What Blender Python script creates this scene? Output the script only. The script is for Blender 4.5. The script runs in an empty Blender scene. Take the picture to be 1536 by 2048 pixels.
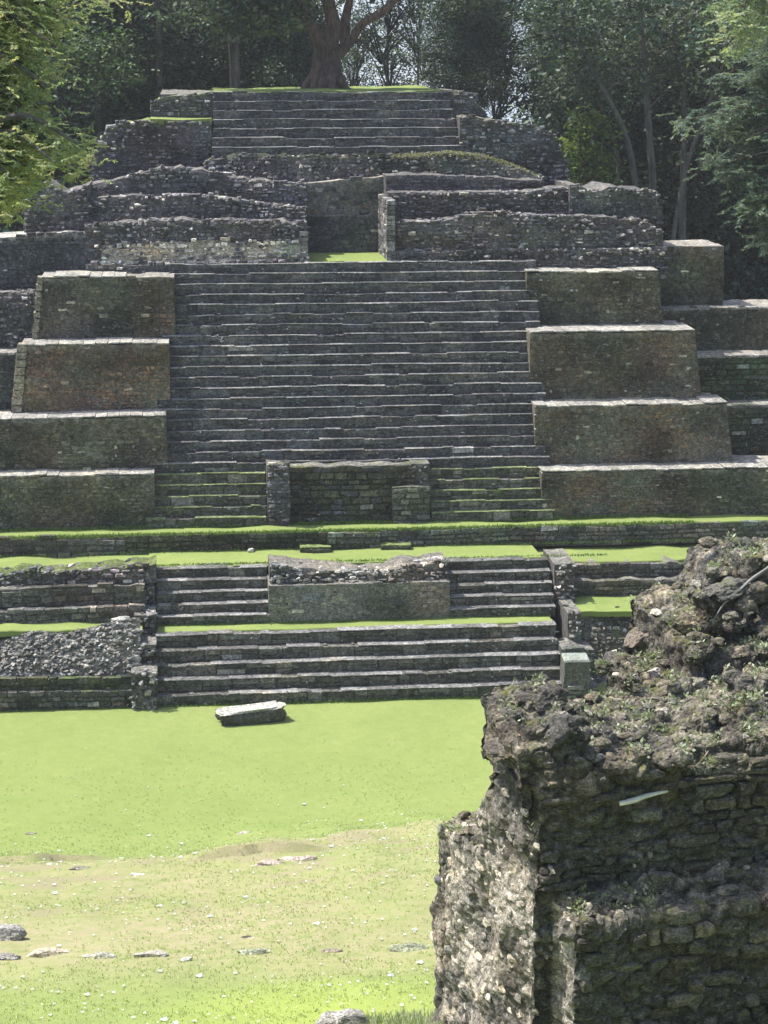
import bpy, math, random
import numpy as np
from mathutils import Vector, Matrix
R_ = math.radians
rng = np.random.default_rng(7)
random.seed(7)
scene = bpy.context.scene
col = scene.collection

# ------------------------------------------------------------------ camera, sky, sun, exposure
F = 4000.0
PSI = R_(5.6); PITCH = math.atan(924 / F); Y0 = 51.75; CAMH = 17.276
FH = np.array([math.sin(PSI), math.cos(PSI), 0]); RT = np.array([math.cos(PSI), -math.sin(PSI), 0]); ZZ = np.array([0, 0, 1.0])
FW = FH * math.cos(PITCH) - ZZ * math.sin(PITCH); UP = FH * math.sin(PITCH) + ZZ * math.cos(PITCH)
CAM = np.array([0, -Y0, CAMH])
cd = bpy.data.cameras.new('camera'); cam = bpy.data.objects.new('camera', cd); col.objects.link(cam)
cam.location = CAM; cam.rotation_euler = (math.pi / 2 - PITCH, 0, -PSI)
cd.sensor_fit = 'VERTICAL'; cd.sensor_height = 24.0; cd.lens = 24.0 * F / 2048.0
cd.clip_start = 0.1; cd.clip_end = 3000
scene.camera = cam
SUN_EL = R_(60); SUN_AZ_VEC = np.array([-0.90, 0.43])          # horizontal direction towards the sun (world x, y)
SUN_AZ_VEC /= np.linalg.norm(SUN_AZ_VEC)
w = bpy.data.worlds.new('World'); scene.world = w; w.use_nodes = True
nt = w.node_tree; nt.nodes.clear()
sky = nt.nodes.new('ShaderNodeTexSky'); sky.sky_type = 'NISHITA'; sky.sun_disc = False
sky.sun_elevation = SUN_EL; sky.sun_rotation = math.atan2(SUN_AZ_VEC[0], SUN_AZ_VEC[1])
sky.dust_density = 3.0; sky.air_density = 1.0; sky.ozone_density = 1.0
bg = nt.nodes.new('ShaderNodeBackground'); bg.inputs[1].default_value = 0.12
wo = nt.nodes.new('ShaderNodeOutputWorld')
nt.links.new(sky.outputs[0], bg.inputs[0]); nt.links.new(bg.outputs[0], wo.inputs[0])
ld = bpy.data.lights.new('sun', 'SUN'); ld.energy = 3.5; ld.angle = R_(0.6); ld.color = (1.0, 0.95, 0.86)
lo = bpy.data.objects.new('sun', ld); col.objects.link(lo)
sv = Vector((SUN_AZ_VEC[0] * math.cos(SUN_EL), SUN_AZ_VEC[1] * math.cos(SUN_EL), math.sin(SUN_EL)))
lo.rotation_euler = sv.to_track_quat('Z', 'Y').to_euler(); lo.location = (0, 0, 60)
scene.view_settings.view_transform = 'Standard'; scene.view_settings.look = 'None'
scene.view_settings.exposure = 1.25; scene.view_settings.gamma = 1.0
scene.cycles.max_bounces = 5; scene.cycles.diffuse_bounces = 3; scene.cycles.transmission_bounces = 3
scene.cycles.transparent_max_bounces = 6

# ------------------------------------------------------------------ measuring helpers (photo point on a plane -> real place)
def ray(u, v): return FW * F + RT * (u - 768) + UP * (1024 - v)
def onY(u, v, Y):
    d = ray(u, v); p = CAM + d * ((Y - CAM[1]) / d[1]); return p[0], p[2]
def onZ(u, v, z):
    d = ray(u, v); p = CAM + d * ((z - CAM[2]) / d[2]); return p[0], p[1]
def atD(u, v, D): return CAM + ray(u, v) * (D / F)

# ------------------------------------------------------------------ noise
def unit(v): return v / (np.linalg.norm(v, axis=-1, keepdims=True) + 1e-9)
def hash3(ix, iy, iz, s=0):
    h = (ix.astype(np.int64) * 374761393 + iy.astype(np.int64) * 668265263 + iz.astype(np.int64) * 2147483647 + s * 974634777) & 0xffffffff
    h = ((h ^ (h >> 13)) * 1274126177) & 0xffffffff
    h = ((h ^ (h >> 16)) * 2246822519) & 0xffffffff
    return ((h ^ (h >> 15)) & 0xffffff) / float(0xffffff)
def vnoise(p, s=0):
    p = np.asarray(p, dtype=float); i = np.floor(p).astype(np.int64); f = p - i; f = f * f * (3 - 2 * f)
    r = 0
    for dx in (0, 1):
        for dy in (0, 1):
            for dz in (0, 1):
                wgt = (f[..., 0] if dx else 1 - f[..., 0]) * (f[..., 1] if dy else 1 - f[..., 1]) * (f[..., 2] if dz else 1 - f[..., 2])
                r = r + wgt * hash3(i[..., 0] + dx, i[..., 1] + dy, i[..., 2] + dz, s)
    return r * 2 - 1
def fbm(p, o=4, s=0, g=0.5):
    p = np.asarray(p, dtype=float); a = 1.0; r = 0; 
    for k in range(o):
        r = r + a * vnoise(p * (2.03 ** k) + 17.3 * k, s + k); a *= g
    return r
def n1(x, s=0, o=3):
    x = np.atleast_1d(np.asarray(x, dtype=float)); p = np.stack([x, np.full_like(x, 3.7 + s), np.full_like(x, 1.3)], -1)
    return fbm(p, o, s)
def worley(p, s=0):
    p = np.asarray(p, dtype=float); i = np.floor(p).astype(np.int64); best = np.full(p.shape[:-1], 9.0); sec = best.copy()
    idv = np.zeros(p.shape[:-1])
    for dx in (-1, 0, 1):
        for dy in (-1, 0, 1):
            for dz in (-1, 0, 1):
                c = i + np.array([dx, dy, dz])
                q = c + np.stack([hash3(c[..., 0], c[..., 1], c[..., 2], s + k) for k in (1, 2, 3)], -1)
                d = np.linalg.norm(p - q, axis=-1)
                near = d < best
                sec = np.where(near, best, np.minimum(sec, d)); idv = np.where(near, hash3(c[..., 0], c[..., 1], c[..., 2], s + 9), idv)
                best = np.where(near, d, best)
    return best, sec, idv

# ------------------------------------------------------------------ mesh builder
class MB:
    def __init__(s): s.v = []; s.q = []; s.t = []; s.c = []; s.qm = []; s.tm = []; s.n = 0
    def add(s, v, q=None, t=None, c=(.5, .5, .5), m=0):
        v = np.asarray(v, dtype=float).reshape(-1, 3); c = np.asarray(c, dtype=float)
        if c.ndim == 1: c = np.tile(c, (len(v), 1))
        if q is not None and len(q): q = np.asarray(q, dtype=np.int64) + s.n; s.q.append(q); s.qm.append(np.full(len(q), m) if np.isscalar(m) else m)
        if t is not None and len(t): t = np.asarray(t, dtype=np.int64) + s.n; s.t.append(t); s.tm.append(np.full(len(t), m))
        s.v.append(v); s.c.append(c); s.n += len(v)
    def mesh(s, name, mats, smooth=False):
        V = np.concatenate(s.v); C = np.concatenate(s.c)
        Q = np.concatenate(s.q) if s.q else np.zeros((0, 4), int); T = np.concatenate(s.t) if s.t else np.zeros((0, 3), int)
        me = bpy.data.meshes.new(name); me.vertices.add(len(V)); me.vertices.foreach_set('co', V.astype(np.float32).ravel())
        nl = Q.size + T.size; me.loops.add(nl); me.loops.foreach_set('vertex_index', np.concatenate([Q.ravel(), T.ravel()]).astype(np.int32))
        st = np.concatenate([np.arange(len(Q)) * 4, Q.size + np.arange(len(T)) * 3]).astype(np.int32)
        me.polygons.add(len(st)); me.polygons.foreach_set('loop_start', st)
        mi = np.concatenate(s.qm + s.tm).astype(np.int32)
        for m in mats: me.materials.append(m)
        me.polygons.foreach_set('material_index', mi)
        me.update(calc_edges=True)
        a = me.color_attributes.new('Col', 'FLOAT_COLOR', 'POINT')
        a.data.foreach_set('color', np.concatenate([C, np.ones((len(C), 1))], 1).astype(np.float32).ravel())
        me.polygons.foreach_set('use_smooth', np.full(len(st), smooth))
        me.validate(); return me
    def build(s, name, mats, parent=None, smooth=False, loc=None):
        if not s.v: return None
        if loc is not None:
            s.v = [x - np.array(loc) for x in s.v]
        o = bpy.data.objects.new(name, s.mesh(name, mats if isinstance(mats, list) else [mats], smooth)); col.objects.link(o)
        if parent is not None: o.parent = parent
        if loc is not None: o.location = loc
        return o
def gv(c, a, b):
    k = random.uniform(a, b); return tuple(x * k for x in c)
def tag(o, label=None, cat=None, group=None, kind=None):
    if label: o['label'] = label
    if cat: o['category'] = cat
    if group: o['group'] = group
    if kind: o['kind'] = kind
    return o
def empty(name, loc, label=None, cat=None, group=None, parent=None):
    o = bpy.data.objects.new(name, None); col.objects.link(o); o.location = loc; o.empty_display_size = .3
    if parent is not None: o.parent = parent
    return tag(o, label, cat, group)

# ------------------------------------------------------------------ materials
def newmat(name):
    m = bpy.data.materials.new(name); m.use_nodes = True; nt = m.node_tree; nt.nodes.clear()
    return m, nt, nt.nodes, nt.links
def N(nt, t, **k):
    n = nt.nodes.new(t)
    for a, b in k.items(): setattr(n, a, b)
    return n
def mixc(nt, fac, a, b, mode='MIX'):
    n = N(nt, 'ShaderNodeMix', data_type='RGBA', blend_type=mode)
    for i, x in ((0, fac), (6, a), (7, b)):
        if isinstance(x, (int, float)): n.inputs[i].default_value = x
        elif isinstance(x, tuple): n.inputs[i].default_value = x + (1,) if len(x) == 3 else x
        else: nt.links.new(x, n.inputs[i])
    return n.outputs[2]
def noise(nt, scale, det=5, rough=.6, vec=None, dist=0):
    n = N(nt, 'ShaderNodeTexNoise'); n.inputs['Scale'].default_value = scale; n.inputs['Detail'].default_value = det
    n.inputs['Roughness'].default_value = rough; n.inputs['Distortion'].default_value = dist
    if vec is not None: nt.links.new(vec, n.inputs['Vector'])
    return n.outputs[0]
def ramp(nt, x, pts):
    n = N(nt, 'ShaderNodeValToRGB'); nt.links.new(x, n.inputs[0]); e = n.color_ramp.elements
    e[0].position, e[0].color = pts[0][0], pts[0][1] + (1,) if isinstance(pts[0][1], tuple) else (pts[0][1],) * 3 + (1,)
    e[1].position, e[1].color = pts[-1][0], pts[-1][1] + (1,) if isinstance(pts[-1][1], tuple) else (pts[-1][1],) * 3 + (1,)
    for p, c in pts[1:-1]:
        x = e.new(p); x.color = c + (1,) if isinstance(c, tuple) else (c,) * 3 + (1,)
    return n.outputs[0]
def stone_mat(name, moss=.0, bump=.02, scale=1.0, lichen=.5, moss_col=(.10, .14, .03)):
    m, nt, nd, L = newmat(name)
    tc = N(nt, 'ShaderNodeTexCoord').outputs['Object']; at = N(nt, 'ShaderNodeAttribute', attribute_name='Col').outputs[0]
    big = noise(nt, .9 * scale, 5, .6, tc); mid = noise(nt, 7 * scale, 6, .7, tc); fine = noise(nt, 32 * scale, 4, .7, tc)
    c = mixc(nt, 1.0, at, ramp(nt, mid, [(.3, .45), (.5, .92), (.7, 1.7)]), 'MULTIPLY')
    c = mixc(nt, 1.0, c, ramp(nt, big, [(.3, (.7, .72, .72)), (.55, (1.0, 1.0, 1.0)), (.72, (1.3, 1.22, 1.05))]), 'MULTIPLY')
    mp = N(nt, 'ShaderNodeMapping'); mp.inputs['Scale'].default_value = (1, 1, 1.9); L.new(tc, mp.inputs[0])
    c = mixc(nt, 1.0, c, ramp(nt, noise(nt, 15 * scale, 4, .7, mp.outputs[0]), [(.36, .42), (.5, .95), (.66, 1.6)]), 'MULTIPLY')
    lf = mixc(nt, 1.0, ramp(nt, noise(nt, 9 * scale, 6, .8, mp.outputs[0]), [(.555, 0.0), (.62, lichen)]), ramp(nt, noise(nt, 2.2 * scale, 3, .6, tc), [(.38, .15), (.58, 1.0)]), 'MULTIPLY')
    c = mixc(nt, lf, c, (.33, .33, .32))
    if moss > 0:
        ge = N(nt, 'ShaderNodeNewGeometry'); sp = N(nt, 'ShaderNodeSeparateXYZ'); L.new(ge.outputs['True Normal'], sp.inputs[0])
        mm = N(nt, 'ShaderNodeMath', operation='MULTIPLY'); L.new(ramp(nt, sp.outputs[2], [(.35, 0.0), (.8, 1.0)]), mm.inputs[0])
        L.new(ramp(nt, noise(nt, 2.5 * scale, 5, .7, tc), [(.62 - .3 * moss, 0.0), (.75 - .3 * moss, 1.0)]), mm.inputs[1])
        c = mixc(nt, mm.outputs[0], c, moss_col)
    b = N(nt, 'ShaderNodeBsdfPrincipled'); L.new(c, b.inputs['Base Color']); b.inputs['Roughness'].default_value = .93
    b.inputs['Specular IOR Level'].default_value = .25
    bp = N(nt, 'ShaderNodeBump'); bp.inputs['Strength'].default_value = .9; bp.inputs['Distance'].default_value = bump
    hh = N(nt, 'ShaderNodeMath', operation='ADD'); L.new(mid, hh.inputs[0]); L.new(fine, hh.inputs[1]); L.new(hh.outputs[0], bp.inputs['Height'])
    L.new(bp.outputs[0], b.inputs['Normal'])
    o = N(nt, 'ShaderNodeOutputMaterial'); L.new(b.outputs[0], o.inputs[0]); return m
def grass_mat(name, dry=.3, base=(.185, .225, .075), dryc=(.275, .245, .15), dark=(.145, .195, .058), use_attr=False):
    m, nt, nd, L = newmat(name)
    tc = N(nt, 'ShaderNodeTexCoord').outputs['Object']
    a = noise(nt, .35, 6, .65, tc); b_ = noise(nt, 3.5, 6, .75, tc); f = noise(nt, 38, 3, .7, tc)
    c = mixc(nt, ramp(nt, a, [(.35, 0.0), (.65, 1.0)]), dark, base)
    c = mixc(nt, .35, c, mixc(nt, ramp(nt, b_, [(.35, 0.0), (.65, 1.0)]), dark, tuple(x * 1.25 for x in base)))
    c = mixc(nt, ramp(nt, noise(nt, 1.1, 6, .8, tc), [(.62 - .25 * dry, 0.0), (.8 - .2 * dry, dry)]), c, dryc)
    if use_attr:
        at = N(nt, 'ShaderNodeAttribute', attribute_name='Col').outputs[0]; sp = N(nt, 'ShaderNodeSeparateColor'); L.new(at, sp.inputs[0])
        md = N(nt, 'ShaderNodeMath', operation='MULTIPLY'); L.new(sp.outputs[0], md.inputs[0]); L.new(ramp(nt, b_, [(.34, .15), (.58, 1.0)]), md.inputs[1])
        c = mixc(nt, md.outputs[0], c, dryc)
        c = mixc(nt, sp.outputs[1], c, (.26, .32, .07))
        c = mixc(nt, sp.outputs[2], c, (.23, .205, .13))
    c = mixc(nt, 1.0, c, ramp(nt, f, [(.3, .8), (.7, 1.2)]), 'MULTIPLY')
    b = N(nt, 'ShaderNodeBsdfPrincipled'); L.new(c, b.inputs['Base Color']); b.inputs['Roughness'].default_value = .95
    b.inputs['Specular IOR Level'].default_value = .15
    bp = N(nt, 'ShaderNodeBump'); bp.inputs['Strength'].default_value = .5; bp.inputs['Distance'].default_value = .03; L.new(f, bp.inputs['Height']); L.new(bp.outputs[0], b.inputs['Normal'])
    o = N(nt, 'ShaderNodeOutputMaterial'); L.new(b.outputs[0], o.inputs[0]); return m
def leaf_mat(name, tint=(.92, 1, 1.1), trans=.35, tt=(1.2, 1.3, .6)):
    m, nt, nd, L = newmat(name)
    at = N(nt, 'ShaderNodeAttribute', attribute_name='Col').outputs[0]
    oi = N(nt, 'ShaderNodeObjectInfo').outputs['Random']
    c = mixc(nt, 1.0, at, tint, 'MULTIPLY'); c = mixc(nt, 1.0, c, ramp(nt, oi, [(0, (.75, .85, .9)), (.5, (1, 1, 1)), (1, (1.25, 1.1, .9))]), 'MULTIPLY')
    d = N(nt, 'ShaderNodeBsdfPrincipled'); L.new(c, d.inputs['Base Color']); d.inputs['Roughness'].default_value = .55; d.inputs['Specular IOR Level'].default_value = .3
    t = N(nt, 'ShaderNodeBsdfTranslucent'); L.new(mixc(nt, 1.0, c, tt, 'MULTIPLY'), t.inputs[0])
    mx = N(nt, 'ShaderNodeMixShader'); mx.inputs[0].default_value = trans; L.new(d.outputs[0], mx.inputs[1]); L.new(t.outputs[0], mx.inputs[2])
    o = N(nt, 'ShaderNodeOutputMaterial'); L.new(mx.outputs[0], o.inputs[0]); return m
def bark_mat(name, c1, c2, bump=.04):
    m, nt, nd, L = newmat(name)
    tc = N(nt, 'ShaderNodeTexCoord').outputs['Object']; mp = N(nt, 'ShaderNodeMapping'); mp.inputs['Scale'].default_value = (3, 3, .7); L.new(tc, mp.inputs[0])
    a = noise(nt, 2.5, 6, .7, mp.outputs[0]); b_ = noise(nt, 1.0, 3, .6, tc)
    c = mixc(nt, ramp(nt, a, [(.35, 0.0), (.65, 1.0)]), c1, c2); c = mixc(nt, 1.0, c, ramp(nt, b_, [(.3, .6), (.7, 1.3)]), 'MULTIPLY')
    b = N(nt, 'ShaderNodeBsdfPrincipled'); L.new(c, b.inputs['Base Color']); b.inputs['Roughness'].default_value = .9
    bp = N(nt, 'ShaderNodeBump'); bp.inputs['Strength'].default_value = 1; bp.inputs['Distance'].default_value = bump; L.new(a, bp.inputs['Height']); L.new(bp.outputs[0], b.inputs['Normal'])
    o = N(nt, 'ShaderNodeOutputMaterial'); L.new(b.outputs[0], o.inputs[0]); return m

M_stone = stone_mat('temple_stone', 0, .03, 1.0, .75)
M_mossy = stone_mat('mossy_stone', .3, .03, 1.0, .5)
M_ruin = stone_mat('ruin_stone', .3, .02, 2.2, .55, (.11, .12, .035))
M_rock = stone_mat('grey_rock', .15, .015, 2.0, .8)
M_lawn = grass_mat('lawn_grass', .25, use_attr=True)
M_strip = grass_mat('terrace_grass', .25, base=(.19, .235, .075))
M_forest = grass_mat('forest_floor', .8, (.05, .06, .02), (.07, .05, .03), (.03, .04, .015))
M_leafd = leaf_mat('jungle_leaf', trans=.25)
M_leafy = leaf_mat('bright_leaf', trans=.5, tt=(1.35, 1.2, .75))
M_blade = leaf_mat('grass_blade', trans=.3)
M_bark = bark_mat('grey_bark', (.045, .042, .038), (.15, .14, .12))
M_barkr = bark_mat('red_bark', (.045, .028, .022), (.19, .125, .1), .2)
M_dead = bark_mat('dead_wood', (.6, .58, .53), (.8, .78, .73), .01)

# ------------------------------------------------------------------ masonry
DK = [((.076, .076, .086), 3), ((.10, .098, .107), 4), ((.055, .054, .062), 2), ((.12, .118, .115), 1.2), ((.3, .29, .28), .06)]
DKR = [((.11, .106, .115), 3), ((.155, .148, .152), 4), ((.06, .058, .063), 2), ((.23, .22, .22), 2), ((.42, .40, .37), 1.3)]
BR = [((0.130, 0.103, 0.069), 4), ((0.161, 0.125, 0.083), 3), ((0.109, 0.090, 0.059), 3), ((0.186, 0.128, 0.083), .8), ((0.437, 0.375, 0.281), .3)]
BG = [((0.099, 0.095, 0.065), 4), ((0.123, 0.113, 0.077), 3), ((0.076, 0.074, 0.050), 3), ((0.172, 0.153, 0.108), 1), ((0.456, 0.431, 0.321), .3)]
RB = [((.16, .155, .15), 3), ((.24, .235, .23), 4), ((.10, .10, .10), 2), ((.40, .38, .36), 2), ((.55, .52, .47), .6)]
CR = [((.55, .49, .40), 4), ((.42, .36, .29), 3), ((.10, .10, .11), 2.2), ((.65, .6, .52), 1)]
MG = [((.05, .054, .036), 4), ((.07, .07, .048), 3), ((.09, .085, .07), 2), ((.25, .24, .21), .3)]
LW = [((.11, .108, .096), 4), ((.15, .145, .13), 3), ((.08, .08, .067), 3), ((.2, .19, .17), .7), ((.34, .31, .28), .12)]
def pick(pal):
    ws = [p[1] for p in pal]; c = random.choices(pal, ws)[0][0]; k = random.uniform(.8, 1.25)
    j = random.uniform(-.05, .05)
    return (c[0] * k * (1 + j), c[1] * k, c[2] * k * (1 - j))
ST = {  # course height, stone length, relief, palette, mortar, gap, skip
    'dark': ((.08, .18), (.10, .38), .05, DK, (.075, .073, .077), .010, .12),
    'darkr': ((.07, .17), (.08, .34), .11, DKR, (.095, .09, .09), .012, .14),
    'brown': ((.07, .14), (.10, .30), .03, BR, (.125, .106, .078), .005, .42),
    'browng': ((.07, .15), (.10, .32), .035, BG, (.098, .093, .068), .006, .36),
    'rubble': ((.07, .16), (.08, .28), .13, RB, (.11, .105, .10), .014, .12),
    'cream': ((.10, .18), (.14, .38), .06, CR, (.35, .30, .24), .015, .2),
    'moss': ((.12, .24), (.22, .6), .04, MG, (.035, .04, .022), .016, .06),
    'low': ((.11, .19), (.2, .6), .045, LW, (.065, .064, .056), .012, .07),
    'plaster': ((.1, .2), (.15, .5), .018, [((.16, .15, .125), 3), ((.2, .195, .175), 3), ((.12, .12, .115), 2), ((.34, .31, .25), .5)], (.155, .148, .125), .006, .65),
}
BQ = np.array([[4, 5, 6, 7], [0, 1, 5, 4], [1, 2, 6, 5], [2, 3, 7, 6], [3, 0, 4, 7]])
def block(mb, O, U, V, Nn, u0, u1, v0, v1, d, back, c, jit=.012, inset=.012):
    """one rough stone: back rectangle in the wall, front rectangle pushed out and inset"""
    P = []
    for (a, b) in ((u0, v0), (u1, v0), (u1, v1), (u0, v1)):
        P.append(O + U * (a + random.uniform(-jit, jit)) + V * (b + random.uniform(-jit, jit)) - Nn * back)
    iu = min(inset, (u1 - u0) * .3); iv = min(inset, (v1 - v0) * .3)
    for (a, b) in ((u0 + iu, v0 + iv), (u1 - iu, v0 + iv), (u1 - iu, v1 - iv), (u0 + iu, v1 - iv)):
        P.append(O + U * (a + random.uniform(-jit, jit)) + V * (b + random.uniform(-jit, jit)) + Nn * (d + random.uniform(-.4, .4) * jit * 2))
    cc = np.array(c); C = np.stack([cc * random.uniform(.85, 1.15) for _ in range(8)])
    mb.add(P, q=BQ, c=C)
def wall(mb, x0, x1, Y, z0, top, style='dark', batter=.06, depth=1.5, cap=(.17, .165, .15), capm=0, cap_rough=.03, rag=.06, spec=None, nx=None, lip=0, dirx=0.0, seed=0, taper=(0, 0)):
    """wall facing -Y. top: z or list of (x,z) of its upper outline. Builds stones, the mortar core behind them and its upper surface."""
    if not isinstance(top, (int, float, np.floating)):
        tx = np.array([p[0] for p in top]); tz = np.array([p[1] for p in top]); o = np.argsort(tx, kind='stable'); tx, tz = tx[o], tz[o]
    else: tx = np.array([x0, x1]); tz = np.array([top, top], float)
    ch_, ln_, rel, pal, mort, gap, skip = ST[style]
    if spec: pal = spec
    topf = lambda x: float(np.interp(x, tx, tz))
    wa = {'darkr': .11, 'rubble': .14, 'dark': .06, 'cream': .08, 'brown': .035, 'browng': .04, 'moss': .04}.get(style, .02)
    wob = lambda x, z: wa * fbm(np.stack(np.broadcast_arrays(np.asarray(x, float) * .8 + seed * 3.1, np.asarray(z, float) * 1.1, 0.0 * np.asarray(x, float)), -1), 3, 71)
    fld = lambda x, z: (1 + .55 * fbm(np.stack(np.broadcast_arrays(np.asarray(x, float) * .75 + seed * 5.3, np.asarray(z, float) * 1.1, 0.0 * np.asarray(x, float)), -1), 4, 72))[..., None] * (1 + .16 * np.stack([vnoise(np.stack(np.broadcast_arrays(np.asarray(x, float) * .9 + seed, np.asarray(z, float) * .9, k_ * 7.7 + 0.0 * np.asarray(x, float)), -1), 73) for k_ in range(3)], -1) * np.array([1, .6, .8]))
    zhi = float(tz.max()) + .4; gxn = max(2, int((x1 - x0) / .15)); gzn = max(2, int((zhi - z0) / .12)); GXg, GZg = np.meshgrid(np.linspace(x0, x1, gxn), np.linspace(z0, zhi, gzn))
    Wg = wob(GXg, GZg); Fg = fld(GXg, GZg); Rg = np.maximum(0, vnoise(np.stack([GXg * .45 + seed * 2.7, GZg * .6, GXg * 0 + 4.], -1), 75) * 1.8 - .5) if style.startswith('brown') else None
    Pg = vnoise(np.stack([GXg * .8 + seed, GZg * 1.1, GXg * 0 + 9.], -1), 76)
    def gi(x, z): return min(gzn - 1, max(0, int((z - z0) / (zhi - z0) * (gzn - 1) + .5))), min(gxn - 1, max(0, int((x - x0) / (x1 - x0) * (gxn - 1) + .5)))
    # core with cap
    n = max(3, int((x1 - x0) / .22)); xs = np.linspace(x0, x1, n)
    T = np.interp(xs, tx, tz) + rag * (n1(xs * 2.3 + Y * 3 + seed, 2, 3) * .7 + rng.uniform(-.6, .4, n) * (rag > .05))
    T = np.maximum(T, z0 + .05)
    nb = max(2, int(depth / .3) + 1); rows = []; nvf = max(2, int((T.max() - z0) / .2) + 1)
    for j in range(nvf):
        f = j / (nvf - 1); z = z0 + (T - z0) * f; rows.append(np.stack([xs, Y + batter * (z - z0) + wob(xs, z), z], -1))
    R0 = np.stack(rows)                                    # front rows
    caps = []
    for j in range(1, nb + 1):
        yy = Y + batter * (T - z0) + depth * j / nb
        caps.append(np.stack([xs, yy, T + cap_rough * vnoise(np.stack([xs * 3, yy * 3, T * 0], -1), 5) * 1.5], -1))
    R1 = np.stack(caps); Rb = np.stack([xs, np.full(n, R1[-1, :, 1].max()) + .001, np.full(n, z0)], -1)[None]
    G = np.concatenate([R0, R1, Rb]); nr = G.shape[0]
    idx = np.arange(nr * n).reshape(nr, n); q = np.stack([idx[:-1, :-1], idx[:-1, 1:], idx[1:, 1:], idx[1:, :-1]], -1)
    fr = (xs - x0) / max(x1 - x0, .01); hz_ = G[..., 2] - z0; hz_[-1] = hz_[-2]
    G[..., 0] += (taper[0] * (1 - fr) - taper[1] * fr)[None] * hz_
    cc = np.zeros((nr, n, 3)); cc[:] = mort; 
    cv = np.array(cap)
    cc[:nvf] *= fld(R0[..., 0], R0[..., 2])
    for j in range(nb): cc[nvf + j] = cv * (1 + .25 * vnoise(np.stack([xs * 2.5, xs * 0 + j, xs * 0], -1), 3))[:, None]
    cc[nvf - 1] = (np.array(mort) + cv) / 2
    qm = np.zeros((nr - 1, n - 1), int); qm[nvf - 1:nvf - 1 + nb] = capm
    mb.add(G.reshape(-1, 3), q=q.reshape(-1, 4), c=cc.reshape(-1, 3), m=qm.ravel())
    for k in (0, n - 1):                                   # close the ends
        b = [G[0, k], G[nvf - 1, k], G[-2, k], G[-1, k]]
        mb.add(b, q=[[0, 1, 2, 3]], c=mort)
    # stones
    V = np.array([0, batter, 1.0]); V /= np.linalg.norm(V); Nn = np.array([0, -1.0, batter]); Nn /= np.linalg.norm(Nn); U = np.array([1.0, 0, 0])
    O = np.array([0, Y, z0]); z = 0.0; vl = V[2]
    zmax = tz.max() - z0 + .1
    while z < zmax:
        ch = random.uniform(*ch_); x = x0 + random.uniform(-.1, .05) * (0 if z == 0 else 1)
        x = max(x, x0 + taper[0] * z); xe = x1 - taper[1] * z + random.uniform(-.03, .03)
        while x < xe - .05:
            L = min(random.uniform(*ln_), xe - x); xm = x + L / 2; tp = topf(xm) - z0 + random.uniform(-.5, 1) * rag
            if z + ch * .45 < tp and random.random() > skip and L > .06:
                zt = min(z + ch, tp + .02) if rag < .05 else z + ch
                g_ = gi(xm, z0 + z); wy = float(Wg[g_]); O = np.array([0, Y + wy, z0]); red = float(Rg[g_]) if Rg is not None else 0; r = random.uniform(-.25, 1) * rel; c = tuple((np.array(pick(pal)) * (1 - red * .7) + np.array([.21, .125, .08]) * red * .7) * Fg[g_]); wv = .03 * math.sin(xm * .9 + Y) * (1 if z > 0 else 0)
                block(mb, O, U, V / vl, Nn, x + gap / 2, x + L - gap / 2, z + gap / 2 + wv, zt - gap / 2 + wv, r + .015, .12, c, jit=.012 + rel * .12, inset=.01 + rel * .25)
            x += L
        z += ch
    if style in ('brown', 'browng', 'plaster', 'dark', 'moss', 'low'):
        for _ in range(int((x1 - x0) * zmax * (10 if style.startswith('brown') else 5))):
            x = random.uniform(x0, x1); t_ = topf(x) - z0
            if t_ < .1: continue
            zz_ = random.uniform(0, t_ - .03); g_ = gi(x, z0 + zz_); rock(mb, (x, Y + batter * zz_ + float(Wg[g_]) + .01, z0 + zz_), .03 + .06 * random.random() ** 2, pick([((.36, .35, .32), 3), ((.22, .21, .2), 2), ((.045, .043, .04), 2)]) if Pg[g_] > .28 else pick(pal + [((.34, .33, .31), .3), ((.045, .043, .04), 2)]), 1, (1.5, .55, .6))
    if style in ('darkr', 'rubble', 'cream'):
        for _ in range(int((x1 - x0) * (zmax) * 15)):
            x = random.uniform(x0, x1); t_ = topf(x) - z0
            if t_ < .1: continue
            zz_ = random.uniform(0, t_ + .03); rock(mb, (x, Y + batter * zz_ - rel * .3, z0 + zz_), random.uniform(.05, .12), pick(pal), 1, (1.3, .7, .7))
        for _ in range(int((x1 - x0) * 11)):
            x = random.uniform(x0, x1); t_ = topf(x); rock(mb, (x, Y + batter * (t_ - z0) + random.uniform(0, .8), t_ - .02), random.uniform(.05, .14), pick(pal), 1, (1.3, .9, .6))
def topstones(mb, x0, x1, ya, yb, zf, n, pal=RB, s=(.08, .2)):
    """loose stones lying on a ledge"""
    for _ in range(n):
        x = random.uniform(x0, x1); y = random.uniform(ya, yb); r = random.uniform(*s)
        rock(mb, (x, y, zf(x, y) if callable(zf) else zf), r, pick(pal))
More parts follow.
